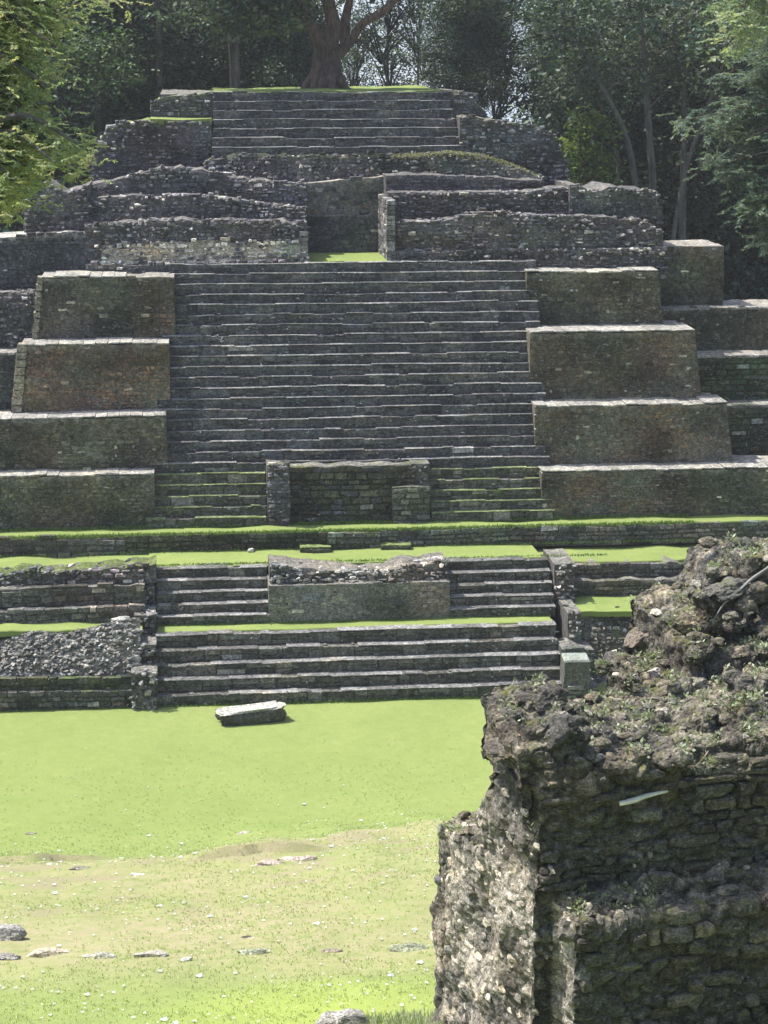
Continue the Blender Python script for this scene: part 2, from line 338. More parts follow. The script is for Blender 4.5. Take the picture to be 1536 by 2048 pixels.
# rough rock shapes ---------------------------------------------------
def ico(sub):
    bpy_m = bpy.data.meshes.new('tmp'); import bmesh
    bm = bmesh.new(); bmesh.ops.create_icosphere(bm, subdivisions=sub, radius=1); bm.to_mesh(bpy_m); bm.free()
    v = np.array([x.co[:] for x in bpy_m.vertices]); t = np.array([p.vertices[:] for p in bpy_m.polygons]); bpy.data.meshes.remove(bpy_m); return v, t
ICO = {k: ico(k) for k in (1, 2, 3, 4)}
RT_ = {}
for k, cnt in ((1, 12), (2, 14), (3, 10), (4, 5)):
    RT_[k] = []
    for i in range(cnt):
        v, t = ICO[k]; v = v.copy(); g = np.random.default_rng(100 * k + i)
        for _ in range(9):                                   # chop to facets
            n = g.normal(size=3); n /= np.linalg.norm(n); d = g.uniform(.5, .85); s = v @ n; ov = np.maximum(s - d, 0); v -= ov[:, None] * n * .92
        v *= (1 + .12 * fbm(v * 1.6 + i * 7, 3, i))[:, None]
        if k >= 3: v *= (1 + .06 * fbm(v * 5 + i * 3, 3, i + 50))[:, None]
        RT_[k].append((v, t))
def rotm():
    q = rng.normal(size=4); q /= np.linalg.norm(q); a, b, c, d = q
    return np.array([[1 - 2 * (c * c + d * d), 2 * (b * c - a * d), 2 * (b * d + a * c)], [2 * (b * c + a * d), 1 - 2 * (b * b + d * d), 2 * (c * d - a * b)], [2 * (b * d - a * c), 2 * (c * d + a * b), 1 - 2 * (b * b + c * c)]])
def rock(mb, p, r, c, lvl=1, sc=(1, 1, .65), m=0, rot=None):
    v, t = RT_[lvl][random.randrange(len(RT_[lvl]))]
    a = random.uniform(0, 6.28); Rz = np.array([[math.cos(a), -math.sin(a), 0], [math.sin(a), math.cos(a), 0], [0, 0, 1]]) if rot is None else rot
    s = np.array(sc) * r * np.array([random.uniform(.8, 1.3), random.uniform(.8, 1.2), random.uniform(.75, 1.2)])
    v = (v @ (rotm() if lvl < 3 else np.eye(3)).T * s) @ Rz.T + np.array(p)
    mb.add(v, t=t, c=c, m=m)
def flat(mb, x0, x1, ya, yb, z, m=0, c=(.3, .3, .3), amp=.03, res=.25, front=None):
    """a ground sheet on a terrace, gently uneven, with its edge turned down"""
    nx = max(2, int((x1 - x0) / res)); ny = max(2, int((yb - ya) / .15)); xs = np.linspace(x0, x1, nx); ys = np.linspace(ya, yb, ny)
    X, Y = np.meshgrid(xs, ys); Z = z + amp * fbm(np.stack([X * .8, Y * .8, X * 0 + z], -1), 3, 3)
    G = np.stack([X, Y, Z], -1); sk = G[:1].copy(); sk[..., 2] -= .16; sk[..., 1] += .03; G = np.concatenate([sk, G]); ny += 1; idx = np.arange(nx * ny).reshape(ny, nx)
    mb.add(G.reshape(-1, 3), q=np.stack([idx[:-1, :-1], idx[:-1, 1:], idx[1:, 1:], idx[1:, :-1]], -1).reshape(-1, 4), c=c, m=m)
def stairs(root, x0, x1, Ya, za, Yb, zb, n, style='dark', label=None, cap=(.3, .3, .29), sx=(0, 0), extra=.35, mat=None, leng=None, lit_lip=(.19, .19, .188)):
    """flight of n risers from (Ya,za) to (Yb,zb); each step a mesh of its own"""
    fl = empty('staircase', (0, 0, 0), parent=root)
    if label: fl['label'] = label
    tr = (Yb - Ya) / n; rs = (zb - za) / n
    ch_, ln_, rel, pal, mort, gap, skip = ST[style]; ln = leng or (.25, .7)
    for i in range(n):
        mb = MB(); Y = Ya + tr * i; z = za + rs * i; xa = x0 + sx[0] * i / n; xb = x1 + sx[1] * i / n
        cx = np.linspace(xa, xb, max(2, int((xb - xa) / .3)))
        ins = .035; k = len(cx); wz = .022 * n1(cx * .7 + i * 5.1, i, 3); wr = .015 * n1(cx * 1.7 + i * 2.1, i + 40, 2)
        P = np.concatenate([np.stack([cx, np.full(k, Y + ins), np.full(k, z - .04)], -1), np.stack([cx, np.full(k, Y + ins), z + rs - .02 + wz], -1), np.stack([cx, np.full(k, Y + tr + extra), z + rs - .02 + wz], -1)])
        a = np.arange(k - 1); q = np.concatenate([np.stack([a, a + 1, a + 1 + k, a + k], -1), np.stack([a + k, a + k + 1, a + 1 + 2 * k, a + 2 * k], -1)])
        cc = np.concatenate([np.tile(mort, (k, 1)), np.tile((np.array(mort) + np.array(cap)) / 2, (k, 1)), np.tile(cap, (k, 1))])
        mb.add(P, q=q, c=cc)
        x = xa; O = np.array([0, Y, z]); U = np.array([1., 0, 0]); V = np.array([0, 0, 1.]); Nn = np.array([0, -1., 0])
        while x < xb - .05:
            L = min(random.uniform(*ln), xb - x); c = pick(pal); xm = x + L / 2
            wv = float(np.interp(xm, cx, wz)) * 1.09; r = random.uniform(-.018, .018) + float(np.interp(xm, cx, wr))
            if random.random() > .025:
                h1 = rs + random.uniform(-.014, .006) + wv
                if random.random() < .78:                       # two courses in the riser
                    hm = rs * random.uniform(.4, .6)
                    block(mb, O, U, V, Nn, x + gap / 2, x + L - gap / 2, 0 + .004, hm - .008, r - .02, .2, c, jit=.012, inset=.012)
                    c = pick(pal); block(mb, O, U, V, Nn, x + gap / 2, x + L - gap / 2, hm + .006, h1, r + .01, tr * .8, c, jit=.012, inset=.014)
                else:
                    block(mb, O, U, V, Nn, x + gap / 2, x + L - gap / 2, .004, h1, r, tr * .8, c, jit=.012, inset=.014)
            x += L
        x = xa
        while x < xb - .1:                                     # pale lip added on the tread edge, sunlit line put into its colour
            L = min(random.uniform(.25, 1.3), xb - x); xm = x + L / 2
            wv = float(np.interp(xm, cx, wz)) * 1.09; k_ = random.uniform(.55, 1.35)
            if random.random() < .85: block(mb, O, U, V, Nn, x, x + L, rs - .008 + wv, rs + .024 + wv, .03 + random.uniform(-.012, .012), tr * .95, tuple(q_ * k_ for q_ in lit_lip), jit=.01, inset=.006)
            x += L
        for _ in range(int((xb - xa) * 7)):
            x = random.uniform(xa, xb); rock(mb, (x, Y - .0, z + random.uniform(.02, rs)), random.uniform(.02, .065), pick([((.36, .36, .35), .7), ((.18, .18, .18), 2), ((.05, .05, .055), 3)]), 1, (1.5, .5, .6))
        for _ in range(int((xb - xa) * .35)):                 # broken lumps on the tread
            x = random.uniform(xa, xb); rock(mb, (x, Y + tr * .5, z + rs), random.uniform(.04, .09), pick(pal), 1, (1.5, 1, .6))
        mb.build('step', mat or M_stone, fl)
    return fl
def P2(u, v, Y): x, z = onY(u, v, Y); return (x, z)
def outline(pts, Y): return [P2(u, v, Y) for u, v in pts]

# ================================================================== GROUND
def terr(X, Y):
    X = np.asarray(X, float); Y0_ = np.asarray(Y, float); Y = Y0_ + np.where((Y0_ < -5) & (Y0_ > -24), 1, 0) * np.clip((Y0_ + 24) / 5, 0, 1) * np.clip((-5 - Y0_) / 3, 0, 1) * (.9 * fbm(np.stack([X * .28, X * 0, X * 0 + 5], -1), 3, 91))
    s = np.interp(Y, [-400, -60, -51.5, -45, -31, -26.5, -26.2, -15.2, -14.6, -9.3, -8.2, 400], [15.9, 15.7, 15.5, 12.4, 6.35, 4.95, 4.85, 2.25, 1.95, .12, 0, 0])
    side = np.clip((np.abs(X) - 30) / 60, 0, 1)
    s = s * (1 - side)
    nz = np.clip((-Y - 8) / 4, 0, 1)
    s = s + (.10 * fbm(np.stack([X * .25, Y * .25, X * 0], -1), 4, 11) + .03 * fbm(np.stack([X * 1.6, Y * 1.6, X * 0], -1), 3, 12)) * nz
    s = s + lips(X, Y0_)
    s = s - 70 * np.clip((Y0_ - 66) / 400, 0, 1) ** .7
    s = s + .02 * fbm(np.stack([X * .5, Y * .5, X * 0], -1), 3, 13)
    return s
_t1 = onZ(520, 1738, 2.2); _t2 = onZ(90, 1672, 1.9)
def lips(X, Y):
    h = 0
    for (xc, yc), wx, hh in ((_t1, 1.15, .20), (_t2, 1.2, .15)):
        yy = Y - yc - .12 * np.sin(X * 2.3) - .05 * np.sin(X * 6.1); h = h + hh * np.exp(-((X - xc) / wx) ** 4) * np.where(yy > 0, np.exp(-np.maximum(yy, 0) / 1.1), 0)
    return h
def ax(segs):
    out = [segs[0][0]]
    for a, b, st in segs: n = max(1, int(round((b - a) / st))); out += list(np.linspace(a, b, n + 1)[1:])
    return np.array(out)
gx = ax([(-500, -100, 40), (-100, -14, 4), (-14, 16, .16), (16, 100, 4), (100, 500, 40)])
gy = ax([(-460, -60, 40), (-60, -34, 1), (-34, -20, .13), (-20, -12, .08), (-12, -7, .13), (-7, 1.2, .25), (1.2, 100, 6), (100, 500, 20)])
X, Y = np.meshgrid(gx, gy); Z = terr(X, Y)
idx = np.arange(X.size).reshape(X.shape)
# attribute: r = dry turf, g = yellow lush turf, b = bare earth
dryness = np.clip(np.interp(Y, [-27.5, -26, -24, -16, -14.4, -13.9], [0, .55, .95, 1.0, .9, 0]) + 0, 0, 1) * np.clip(.95 + .5 * fbm(np.stack([X * .3, Y * .3, X * 0], -1), 3, 21), 0, 1)
lush = np.clip(1 - ((X - 1.3) ** 2 / 5 + (Y + 29.5) ** 2 / 9), 0, 1) * .6
bare = np.clip(fbm(np.stack([X * 1.0, Y * 1.6, X * 0], -1), 4, 23) * 2.4 - .55 - np.clip((-15.5 - Y) / 5, 0, 1) * .6, 0, .75) * np.clip((-13.2 - Y) / .8, 0, 1) * np.clip((Y + 24) / 4, 0, 1)
for (xc, yc), wx in ((_t1, 1.3), (_t2, 1.3)): bare = np.maximum(bare, .9 * np.exp(-((X - xc) / wx) ** 4) * np.exp(-((Y - yc) / .22) ** 2))
gm = MB(); gm.add(np.stack([X, Y, Z], -1).reshape(-1, 3), q=np.stack([idx[:-1, :-1], idx[:-1, 1:], idx[1:, 1:], idx[1:, :-1]], -1).reshape(-1, 4),
                 c=np.stack([dryness, lush, bare], -1).reshape(-1, 3), m=0)
ym = (gy[:-1] + gy[1:]) / 2
mi = np.where((ym > 1.2)[:, None] & np.ones(len(gx) - 1, bool)[None], 1, 0); xm_ = (gx[:-1] + gx[1:]) / 2
mi[:, (np.abs(xm_) > 60)] = 1
gm.qm = [mi.ravel()]
tag(gm.build('lawn', [M_lawn, M_forest], smooth=True), 'bright green plaza lawn rising towards the viewer with dry patches', kind='structure')

# ================================================================== LOWER PLATFORM
z1 = 2.905; yl = 5.55; z2 = 3.42; YB = 6.37
plat = empty('stepped_platform', (5, 0, 0), 'low stepped stone platform with wide stair rising from the lawn', 'platform')
pX = lambda u, v, Yy: onY(u, v, Yy)[0]
plat.location = (0, 0, 0)
# centre flight: 5 risers, landing, 5 risers either side of a block
xa, xb = pX(312, 1390, 0), pX(1128, 1380, 0)
zl = onY(450, 1262, 1.65)[1]; yl2 = onZ(450, 1255, zl)[1] + .25
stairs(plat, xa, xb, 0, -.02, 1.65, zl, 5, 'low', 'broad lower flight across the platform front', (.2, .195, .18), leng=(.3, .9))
xm0, xm1 = pX(538, 1210, yl2), pX(900, 1210, yl2)
for (a, b, zt, v) in ((xa + .02, xm0, z1, 1130), (xm1, pX(1112, 1200, yl2), z1 + .02, 1118)):
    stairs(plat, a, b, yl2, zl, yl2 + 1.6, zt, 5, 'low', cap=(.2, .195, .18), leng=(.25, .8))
yt = yl2 + 1.6
mb = MB(); flat(mb, xa + .05, xb - .05, 1.55, yl2 + .1, zl + .02, c=(0, 0, 0), amp=.03); mb.build('grass_landing', M_strip, plat, True)
# block with plastered panel between the two upper flights
mb = MB()
wall(mb, xm0, xm1, yl2 + .02, zl, onY(700, 1168, yl2 + .1)[1], 'plaster', .05, 1.2, rag=.02, seed=3)
mb.build('panel_block', M_stone, plat)
mb = MB()
wall(mb, xm0 + .05, xm1 - .05, yl2 + .28, onY(700, 1168, yl2 + .1)[1], outline([(545, 1128), (600, 1137), (700, 1143), (780, 1142), (820, 1128), (895, 1122)], yl2 + .5), 'rubble', .3, 1.2, cap=(.17, .16, .14), rag=.08, seed=4)
topstones(mb, xm0 + .2, xm1 - .2, yl2 + .5, yl2 + 1.4, onY(700, 1150, yl2 + .6)[1] + .02, 50)
mb.build('rubble_top', M_stone, plat)
# piers beside the stair
def boxwall(mb, x0, x1, Y, z0, z1_, style, depth=.8, **k): wall(mb, x0, x1, Y, z0, z1_, style, .03, depth, **k)
mb = MB()
a, b = pX(262, 1380, -.25), pX(312, 1380, -.25)
boxwall(mb, a, b + .04, -.2, -.05, onY(290, 1348, -.2)[1], 'rubble', 1.2)
boxwall(mb, a + .05, b + .02, .75, .5, onY(290, 1290, .75)[1], 'rubble', 1.4)
boxwall(mb, a + .08, b, 1.7, .9, onY(290, 1230, 1.7)[1], 'rubble', 1.6)
boxwall(mb, a + .25, b - .02, 2.8, 1.4, onY(290, 1180, 2.8)[1], 'rubble', 1.6)
boxwall(mb, a + .4, b - .02, 3.5, 1.8, onY(300, 1140, 3.5)[1], 'rubble', 1.2)
mb.build('pier', M_stone, plat)
mb = MB(); a, b = pX(1112, 1180, 2.6), pX(1152, 1180, 2.6)
boxwall(mb, a, b, yl2 + .5, zl, onY(1130, 1130, yl2 + .6)[1], 'rubble', 2)
boxwall(mb, a + .1, pX(1160, 1260, 1.3), 1.2, 0, onY(1140, 1222, 1.4)[1], 'rubble', 1.6)
boxwall(mb, xb - .02, xb + .85, -.6, -.1, .36, 'low', 1.0)
boxwall(mb, xb + .0, xb + .9, .4, 0, onY(1150, 1300, .4)[1], 'low', 1.0)
mb.build('pier', M_stone, plat)
# left wing
XL = -26; xr = pX(268, 1300, 0)
mb = MB()
wall(mb, XL, xr, 0.0, -.1, onY(150, 1384, 0)[1], 'low', .03, .3, seed=5, spec=LW + [((.25, .18, .14), 1.2)])
wall(mb, XL, xr, .12, onY(150, 1386, .12)[1], onY(150, 1361, .12)[1], 'moss', .05, .8, cap=(.12, .16, .05), seed=6)
mb.build('base_wall', M_mossy, plat)
mb = MB()
zr0 = onY(150, 1357, .4)[1]; zr1 = onY(150, 1260, 1.25)[1]
prof = outline([(0, 1285), (50, 1262), (150, 1262), (230, 1242), (270, 1235)], 1.25)
nxx, nyy = 90, 14
xs = np.linspace(-9, xr + .15, nxx); tt = np.linspace(0, 1, nyy); Xg, Tg = np.meshgrid(xs, tt)
zt_ = np.interp(xs, [p[0] for p in prof], [p[1] for p in prof]); Zg = zr0 + (zt_[None] - zr0) * Tg ** .8; Yg = .45 + .8 * Tg
idr = np.arange(nxx * nyy).reshape(nyy, nxx)
mb.add(np.stack([Xg, Yg, Zg], -1).reshape(-1, 3), q=np.stack([idr[:-1, :-1], idr[:-1, 1:], idr[1:, 1:], idr[1:, :-1]], -1).reshape(-1, 4), c=(.15, .14, .125))
for _ in range(1700):
    t = random.random(); x = random.uniform(-7, xr + .1); zt0 = float(np.interp(x, xs, zt_))
    rock(mb, (x, .45 + .8 * t, zr0 + (zt0 - zr0) * t ** .8), random.choice((.04, .05, .07, .09, .12)) * random.uniform(.8, 1.2), pick([((.2, .194, .187), 4), ((.26, .255, .245), 3), ((.15, .145, .138), 2), ((.36, .35, .335), .8)]), sc=(1.5, .6, .55))
mb.build('rubble_bank', M_stone, plat)
mb = MB()
wall(mb, -26, -6.5, .6, .5, zr1, 'rubble', .5, 1.0, seed=9); mb.build('wing_wall', M_stone, plat)
yg = 1.3; yg2 = onZ(150, 1244, zr1)[1]
mb = MB(); flat(mb, XL, xr + .2, yg - .1, max(yg2 + .3, yg + .6), zr1 + .0, c=(0, 0, 0), amp=.05); mb.build('grass_ledge', M_strip, plat, True)
yg2 = max(yg2, yg + .5)
mb = MB()
zw1 = onY(150, 1218, yg2)[1]; wall(mb, XL, pX(290, 1220, yg2), yg2, zr1 - .05, zw1, 'low', .04, .6, seed=11)
yw2 = yg2 + .38; zw2 = onY(150, 1175, yw2)[1]; wall(mb, XL, pX(290, 1190, yw2), yw2, zw1 - .02, zw2, 'low', .04, .7, seed=12)
mb.build('wing_wall', M_stone, plat)
yw3 = yw2 + .4
mb = MB(); wall(mb, XL, pX(312, 1150, yw3), yw3, zw2 - .02, outline([(-400, 1150), (0, 1150), (60, 1140), (120, 1143), (200, 1138), (260, 1131), (312, 1131)], yw3 + .1), 'darkr', .12, .9, cap=(.1, .13, .04), rag=.1, seed=13)
mb.build('rubble_course', M_mossy, plat)
# right wing
mb = MB(); xq = pX(1150, 1180, 3); XR = 30
zr1r = onY(1230, 1212, 2.2)[1]
wall(mb, xq - .1, XR, .9, -.1, zr1r - .06, 'rubble', .5, 1.2, rag=.1, seed=14)
yr = onZ(1230, 1192, zr1r)[1]; yr = max(yr, 2.9)
flat(mb, xq - .1, XR, 1.6, yr + .3, zr1r, c=(0, 0, 0), m=1, amp=.05)
zq1 = onY(1230, 1162, yr)[1]; wall(mb, xq, XR, yr, zr1r - .1, zq1, 'low', .04, .7, seed=15)
zq2 = onY(1230, 1130, yr + .45)[1]; wall(mb, xq, XR, yr + .45, zq1 - .02, zq2, 'low', .04, .8, seed=16)
mb.build('wing_wall', [M_mossy, M_strip], plat)
# terrace lawn on the platform
mb = MB()
flat(mb, xa - .2, xb, yt - .1, yl + .2, z1 + .01, c=(0, 0, 0), amp=.03)
zLf = float(onY(150, 1140, yw3 + .3)[1])
flat(mb, XL, xa - .15, yw3 + .4, yl + .25, z1 - .04, c=(0, 0, 0), amp=.05)
flat(mb, xb - .05, XR, yr + .7, yl + .25, zq2 + .05, c=(0, 0, 0), amp=.05)
flat(mb, XL, XR, yl + .07, YB + .5, z2 + .02, c=(0, 0, 0), amp=.05)
tag(mb.build('terrace_lawn', M_strip, None, True), 'narrow green lawn strips on top of the platform', kind='structure')
# low wall between the two lawn strips
lw = MB()
wall(lw, XL, pX(250, 1090, yl), yl - .03, z1 - .1, z2 - .04, 'low', .05, .12, cap=(.15, .15, .10), rag=.05, seed=20, spec=LW + [((.28, .2, .16), 2.5)])
wall(lw, pX(250, 1090, yl), pX(655, 1085, yl), yl, z1 - .1, z2 - .03, 'moss', .05, .12, cap=(.15, .15, .10), rag=.04, seed=21)
wall(lw, pX(655, 1085, yl), pX(760, 1085, yl), yl - .12, z1 - .1, z2 - .05, 'low', .05, .2, cap=(.12, .13, .08), rag=.04, seed=22)
wall(lw, pX(760, 1085, yl), XR, yl, z1 - .1, z2 - .04, 'low', .05, .12, cap=(.15, .15, .10), rag=.05, seed=23)
tag(lw.build('low_wall', M_mossy), 'long low mossy stone kerb wall between two grass strips', 'wall')
mb = MB()
for (u0, u1) in ((600, 662), (762, 822)):
    wall(mb, pX(u0, 1090, yl - .4), pX(u1, 1090, yl - .4), yl - .42, z1 - .1, z1 + .16, 'moss', .02, .42, cap=(.2, .25, .08), rag=.02)
    o = mb.build('stone_step', M_mossy)
    tag(o, 'grass topped stone step against low wall, ' + ('left of its jutting part' if u0 == 600 else 'right of its jutting part'), 'step', 'stone steps at the low wall'); mb = MB()

# ================================================================== MAIN TEMPLE
temple = empty('stepped_pyramid', (0, 0, 0), 'tall weathered grey stone step pyramid with central staircase', 'pyramid')
RUN = 4.7; YS = YB + RUN; zt = onY(700, 525, YS)[1]
sx0, sx1 = -1.28 - .12, 10.75 + .12; tx0, tx1 = onY(350, 540, YS)[0] - .15, onY(1060, 540, YS)[0] + .15
# big stair in two stretches: the lowest five risers are broken by a block
nb_ = 5; tr = RUN / 25; rs = (zt - z2) / 25
k5 = nb_ / 25
bx0, bx1 = pX(535, 1000, YB), pX(862, 1000, YB)
GS = (.2, .23, .12)
stairs(temple, sx0, bx0 - .02, YB, z2, YB + tr * nb_, z2 + rs * nb_, nb_, 'low', cap=(.2, .26, .08), lit_lip=(.16, .19, .09), sx=((tx0 - sx0) * k5, 0), mat=M_mossy)
stairs(temple, bx1 + .02, sx1, YB, z2, YB + tr * nb_, z2 + rs * nb_, nb_, 'low', cap=(.2, .26, .08), lit_lip=(.16, .19, .09), sx=(0, (tx1 - sx1) * k5), mat=M_mossy)
xs5a, xs5b = sx0 + (tx0 - sx0) * k5, sx1 + (tx1 - sx1) * k5
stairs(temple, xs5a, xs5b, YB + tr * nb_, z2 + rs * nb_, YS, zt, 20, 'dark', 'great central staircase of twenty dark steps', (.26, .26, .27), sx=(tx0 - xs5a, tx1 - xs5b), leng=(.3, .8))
zb5 = z2 + rs * (nb_ + 1)
mb = MB()
p0, p1, p2, p3 = bx0, pX(580, 1000, YB), pX(785, 1010, YB), bx1
wall(mb, p0, p1, YB - .02, z2 - .05, onY(560, 928, YB + .6)[1], 'darkr', .12, 2.2, rag=.08, seed=30)
wall(mb, p1 - .02, p3 - .05, YB + .14, z2 - .05, zb5 - .05, 'moss', .12, 1.9, rag=.05, seed=31, spec=MG + BG[:2] + DK[:2])
wall(mb, p2, p3 - .02, YB - .05, z2 - .05, onY(800, 975, YB)[1], 'low', .04, 2.0, rag=.04, seed=32)
wall(mb, pX(822, 950, YB + .4), p3 - .02, YB + .25, z2 + .8, zb5, 'darkr', .04, 1.5, rag=.05, seed=33)
mb.build('stair_block', M_mossy, temple)
# terrace tiers ------------------------------------------------------
def tiers(side, uref, vf, vb, ux, styles):
    Yc, z = YB + .15, z2 - .05; out = []
    for i, (f, b, (ua, ub), stl) in enumerate(zip(vf, vb, ux, styles)):
        Yt = Yc + .1; 
        for _ in range(3): zt_ = onY(uref, f, Yt)[1]; Yt = Yc + .07 * (zt_ - z)
        xa_, xb_ = onY(ua, (f + b) / 2, Yc)[0] if ua is not None else (-26 if side < 0 else 0), onY(ub, (f + b) / 2, Yc)[0] if ub is not None else 30
        dep = onZ(uref, b, zt_)[1] - Yt; dep = min(max(dep, .75), 1.5)
        out.append((Yc, z, zt_, Yt, dep, xa_, xb_, stl)); Yc = Yt + dep; z = zt_
    return out
ledge = (.32, .31, .285)
RTI = tiers(1, 1200, (940, 809, 662, 541), (928, 797, 650, 531), ((1085, None), (1072, 1470), (1062, 1408), (1055, 1330)), ('browng', 'brown', 'brown', 'browng'))
LTI = tiers(-1, 200, (948, 833, 686, 552), (938, 822, 676, 542), ((None, 308), (None, 332), (24, 338), (66, 348)), ('browng', 'browng', 'brown', 'browng'))
for T, tag_ in ((RTI, 'r'), (LTI, 'l')):
    for i, (Yc, z, zz, Yt, dep, a, b, stl) in enumerate(T):
        mb = MB()
        wall(mb, a, b, Yc, z - .03, zz - .06, stl, .07, dep + 1.2, cap=(.3, .28, .25), rag=.02, seed=40 + i, taper=(.12 if tag_ == 'l' and i > 1 else 0, .12 if tag_ == 'r' else 0))
        if tag_ == 'r': b -= .12 * (zz - z)
        elif i > 1: a += .12 * (zz - z)
        # pale limestone ledge slab
        zs = zz; n = int((b - a) / .35); 
        for k in range(n):
            x_ = a + (b - a) * k / n; L = (b - a) / n
            if tag_ == 'l' and i == 3 and x_ > pX(250, 545, Yc): continue
            cc = gv(ledge, .8, 1.1)
            wz = .045 * float(n1(x_ * .8 + i * 3, i, 3)[0])
            block(mb, np.array([0, Yt, 0]), np.array([1., 0, 0]), ZZ, np.array([0, -1., 0]), x_, x_ + L, zs - .04 + wz, zs + .012 + wz, .04, dep + .15, cc, .012, .008)
        mb.build('terrace', M_stone, temple)
# pale corner facings at the left ends of the two upper left tiers
mb = MB()
for i, wd in ((2, .32), (3, .2)):
    mb = MB()
    Yc, z, zz, Yt, dep, a, b, stl = LTI[i]
    for k in range(9):
        h = (zz - z) / 9; block(mb, np.array([0, Yc, z]), np.array([1., 0, 0]), np.array([.12, .07, 1.]), np.array([0, -1., 0]), a - .12, a - .12 + wd, k * h, (k + 1) * h - .01, .07, .5, gv((.5, .46, .36), .35, .6), .02, .01)
    mb.build('corner_facing', M_stone, temple)
# recessed wings right of the terraces
mb = MB()
def lvl(i, T): return T[i]
wY = [RTI[1][0] + 2.2, RTI[2][0] + 2.0, RTI[3][0] + 1.8, RTI[3][3] + 2.4]
vt = (812, 712, 616, 494); vb_ = (930, 805, 702, 606); ul = (1440, 1395, 1325, 1318); ur = (None, None, None, 1450)
zprev = RTI[0][2] - .2
for i in range(4):
    Yw = wY[i]; ztp = onY(1480 if i < 3 else 1400, vt[i], Yw)[1]
    xa_ = onY(ul[i], vt[i], Yw)[0]; xb_ = XR if ur[i] is None else onY(ur[i], 500, Yw)[0]
    wall(mb, xa_ - 1.2, xb_, Yw, zprev - .1, ztp, ('moss', 'moss', 'browng', 'browng')[i], .07, 2.0, cap=(.3, .28, .25), rag=.04, seed=50 + i, spec=[((.05, .075, .038), 4), ((.07, .09, .05), 3), ((.09, .09, .07), 1), ((.3, .3, .27), .2)] if i < 2 else None)
    if i < 3:
        n = int((xb_ - xa_) / .4)
        for k in range(n):
            x_ = xa_ + (xb_ - xa_) * k / n; L = (xb_ - xa_) / n
            block(mb, np.array([0, Yw + .07 * (ztp - zprev), 0]), np.array([1., 0, 0]), ZZ, np.array([0, -1., 0]), x_, x_ + L, ztp - .07, ztp + .02, .05, 1.0, gv(ledge, .65, .95), .015, .008)
    zprev = ztp
mb.build('wing', M_stone, temple)
# recessed wing on the left
mb = MB()
Yw = LTI[2][0] + .9; zlw = onY(10, 708, Yw)[1]
wall(mb, XL, LTI[2][5] + .3, Yw, LTI[1][2] - .05, zlw, 'dark', .05, 1.2, cap=(.3, .28, .25), rag=.05, seed=55)
for k in range(40):
    x_ = LTI[2][5] - 9 + k * .25
    if x_ < LTI[2][5]: block(mb, np.array([0, Yw + .1, 0]), np.array([1., 0, 0]), ZZ, np.array([0, -1., 0]), x_, x_ + .25, zlw - .05, zlw + .03, .05, 1.0, gv(ledge, .65, .95), .015, .008)
Yw2 = LTI[3][0] + .8
wall(mb, XL, LTI[3][5] + .3, Yw2, zlw - .05, onY(30, 585, Yw2)[1], 'darkr', .1, 1.0, rag=.08, seed=56)
Yw3 = Yw2 + .9
wall(mb, XL, pX(175, 540, Yw3), Yw3, onY(30, 590, Yw2)[1], outline([(-300, 500), (0, 478), (60, 470), (172, 465)], Yw3), 'dark', .08, 2.0, cap=(.4, .38, .34), rag=.04, seed=57)
mb.build('wing', M_stone, temple)

# ---------------- upper works
mb = MB(); Y1 = YS + .35
zA = zt - .05
xn0, xn1 = onY(615, 500, Y1)[0], onY(774, 500, Y1)[0]
x1l = onY(170, 500, Y1)[0]; x1r = onY(1335, 500, Y1)[0]
zmidL = onY(400, 480, Y1)[1]
# grey course under the cream stones, the cream band and the dark band above it
wall(mb, x1l, xn0, Y1 - .25, zA - .6, onY(400, 527, Y1 - .2)[1], 'darkr', .05, .8, rag=.09, seed=60)
wall(mb, x1l + .4, xn0, Y1, onY(400, 528, Y1)[1], outline([(205, 492), (300, 487), (400, 482), (520, 484), (615, 478)], Y1), 'cream', .08, .6, rag=.1, seed=61)
wall(mb, x1l, x1l + .5, Y1, zA, zmidL, 'dark', .08, .6, seed=62)
wall(mb, x1l, xn0, Y1 + .12, zmidL - .15, outline([(170, 452), (300, 442), (450, 440), (615, 448)], Y1 + .2), 'darkr', .10, 1.6, cap=(.13, .125, .12), rag=.09, seed=63)
wall(mb, xn1, x1r, Y1 - .1, zA - .6, onY(950, 500, Y1)[1], 'darkr', .08, 1.0, cap=(.2, .2, .2), rag=.07, seed=64)
wall(mb, xn1, x1r - .1, Y1 + .18, onY(950, 505, Y1)[1], outline([(775, 442), (900, 440), (950, 425), (1050, 428), (1140, 432), (1290, 440), (1325, 470), (1338, 492)], Y1 + .3), 'darkr', .12, 1.8, cap=(.13, .125, .12), rag=.1, seed=65)
mb.build('upper_wall', M_stone, temple)
# niche with a grass floor, plastered back and right reveal whose outer stones are painted paler as sunlit
mb = MB(); YN = YS + 3.5
flat(mb, xn0 - .1, xn1 + .1, YS + .12, YN + .1, zt + .02, c=(0, 0, 0), m=1, amp=.02)
wall(mb, xn0 - .5, xn1 + .5, YN, zt - .02, outline([(600, 368), (700, 358), (790, 350)], YN), 'plaster', .02, 1.2, cap=(.3, .28, .25), rag=.04, seed=66, spec=DKR + [((.16, .12, .08), 3)])
for sx_, xx in ((1, xn0), (-1, xn1)):                       # reveals: stones facing into the niche
    for k in range(12):
        y_ = YS + .3 + k * .24
        for j in range(int((1.95 if sx_ < 0 else 1.1) / .16)):
            zz = zt + j * .16
            if random.random() < .93: block(mb, np.array([xx, 0, 0]), np.array([0, 1., 0]), ZZ, np.array([sx_, 0, 0.]), y_, y_ + .23, zz, zz + .15, random.uniform(0, .03), .25, pick(RB[:3] if (sx_ < 0 and k < 3) else DKR), .01, .012)
mb.build('niche', [M_stone, M_strip], temple)
mb = MB()
Y2 = YS + 1.73
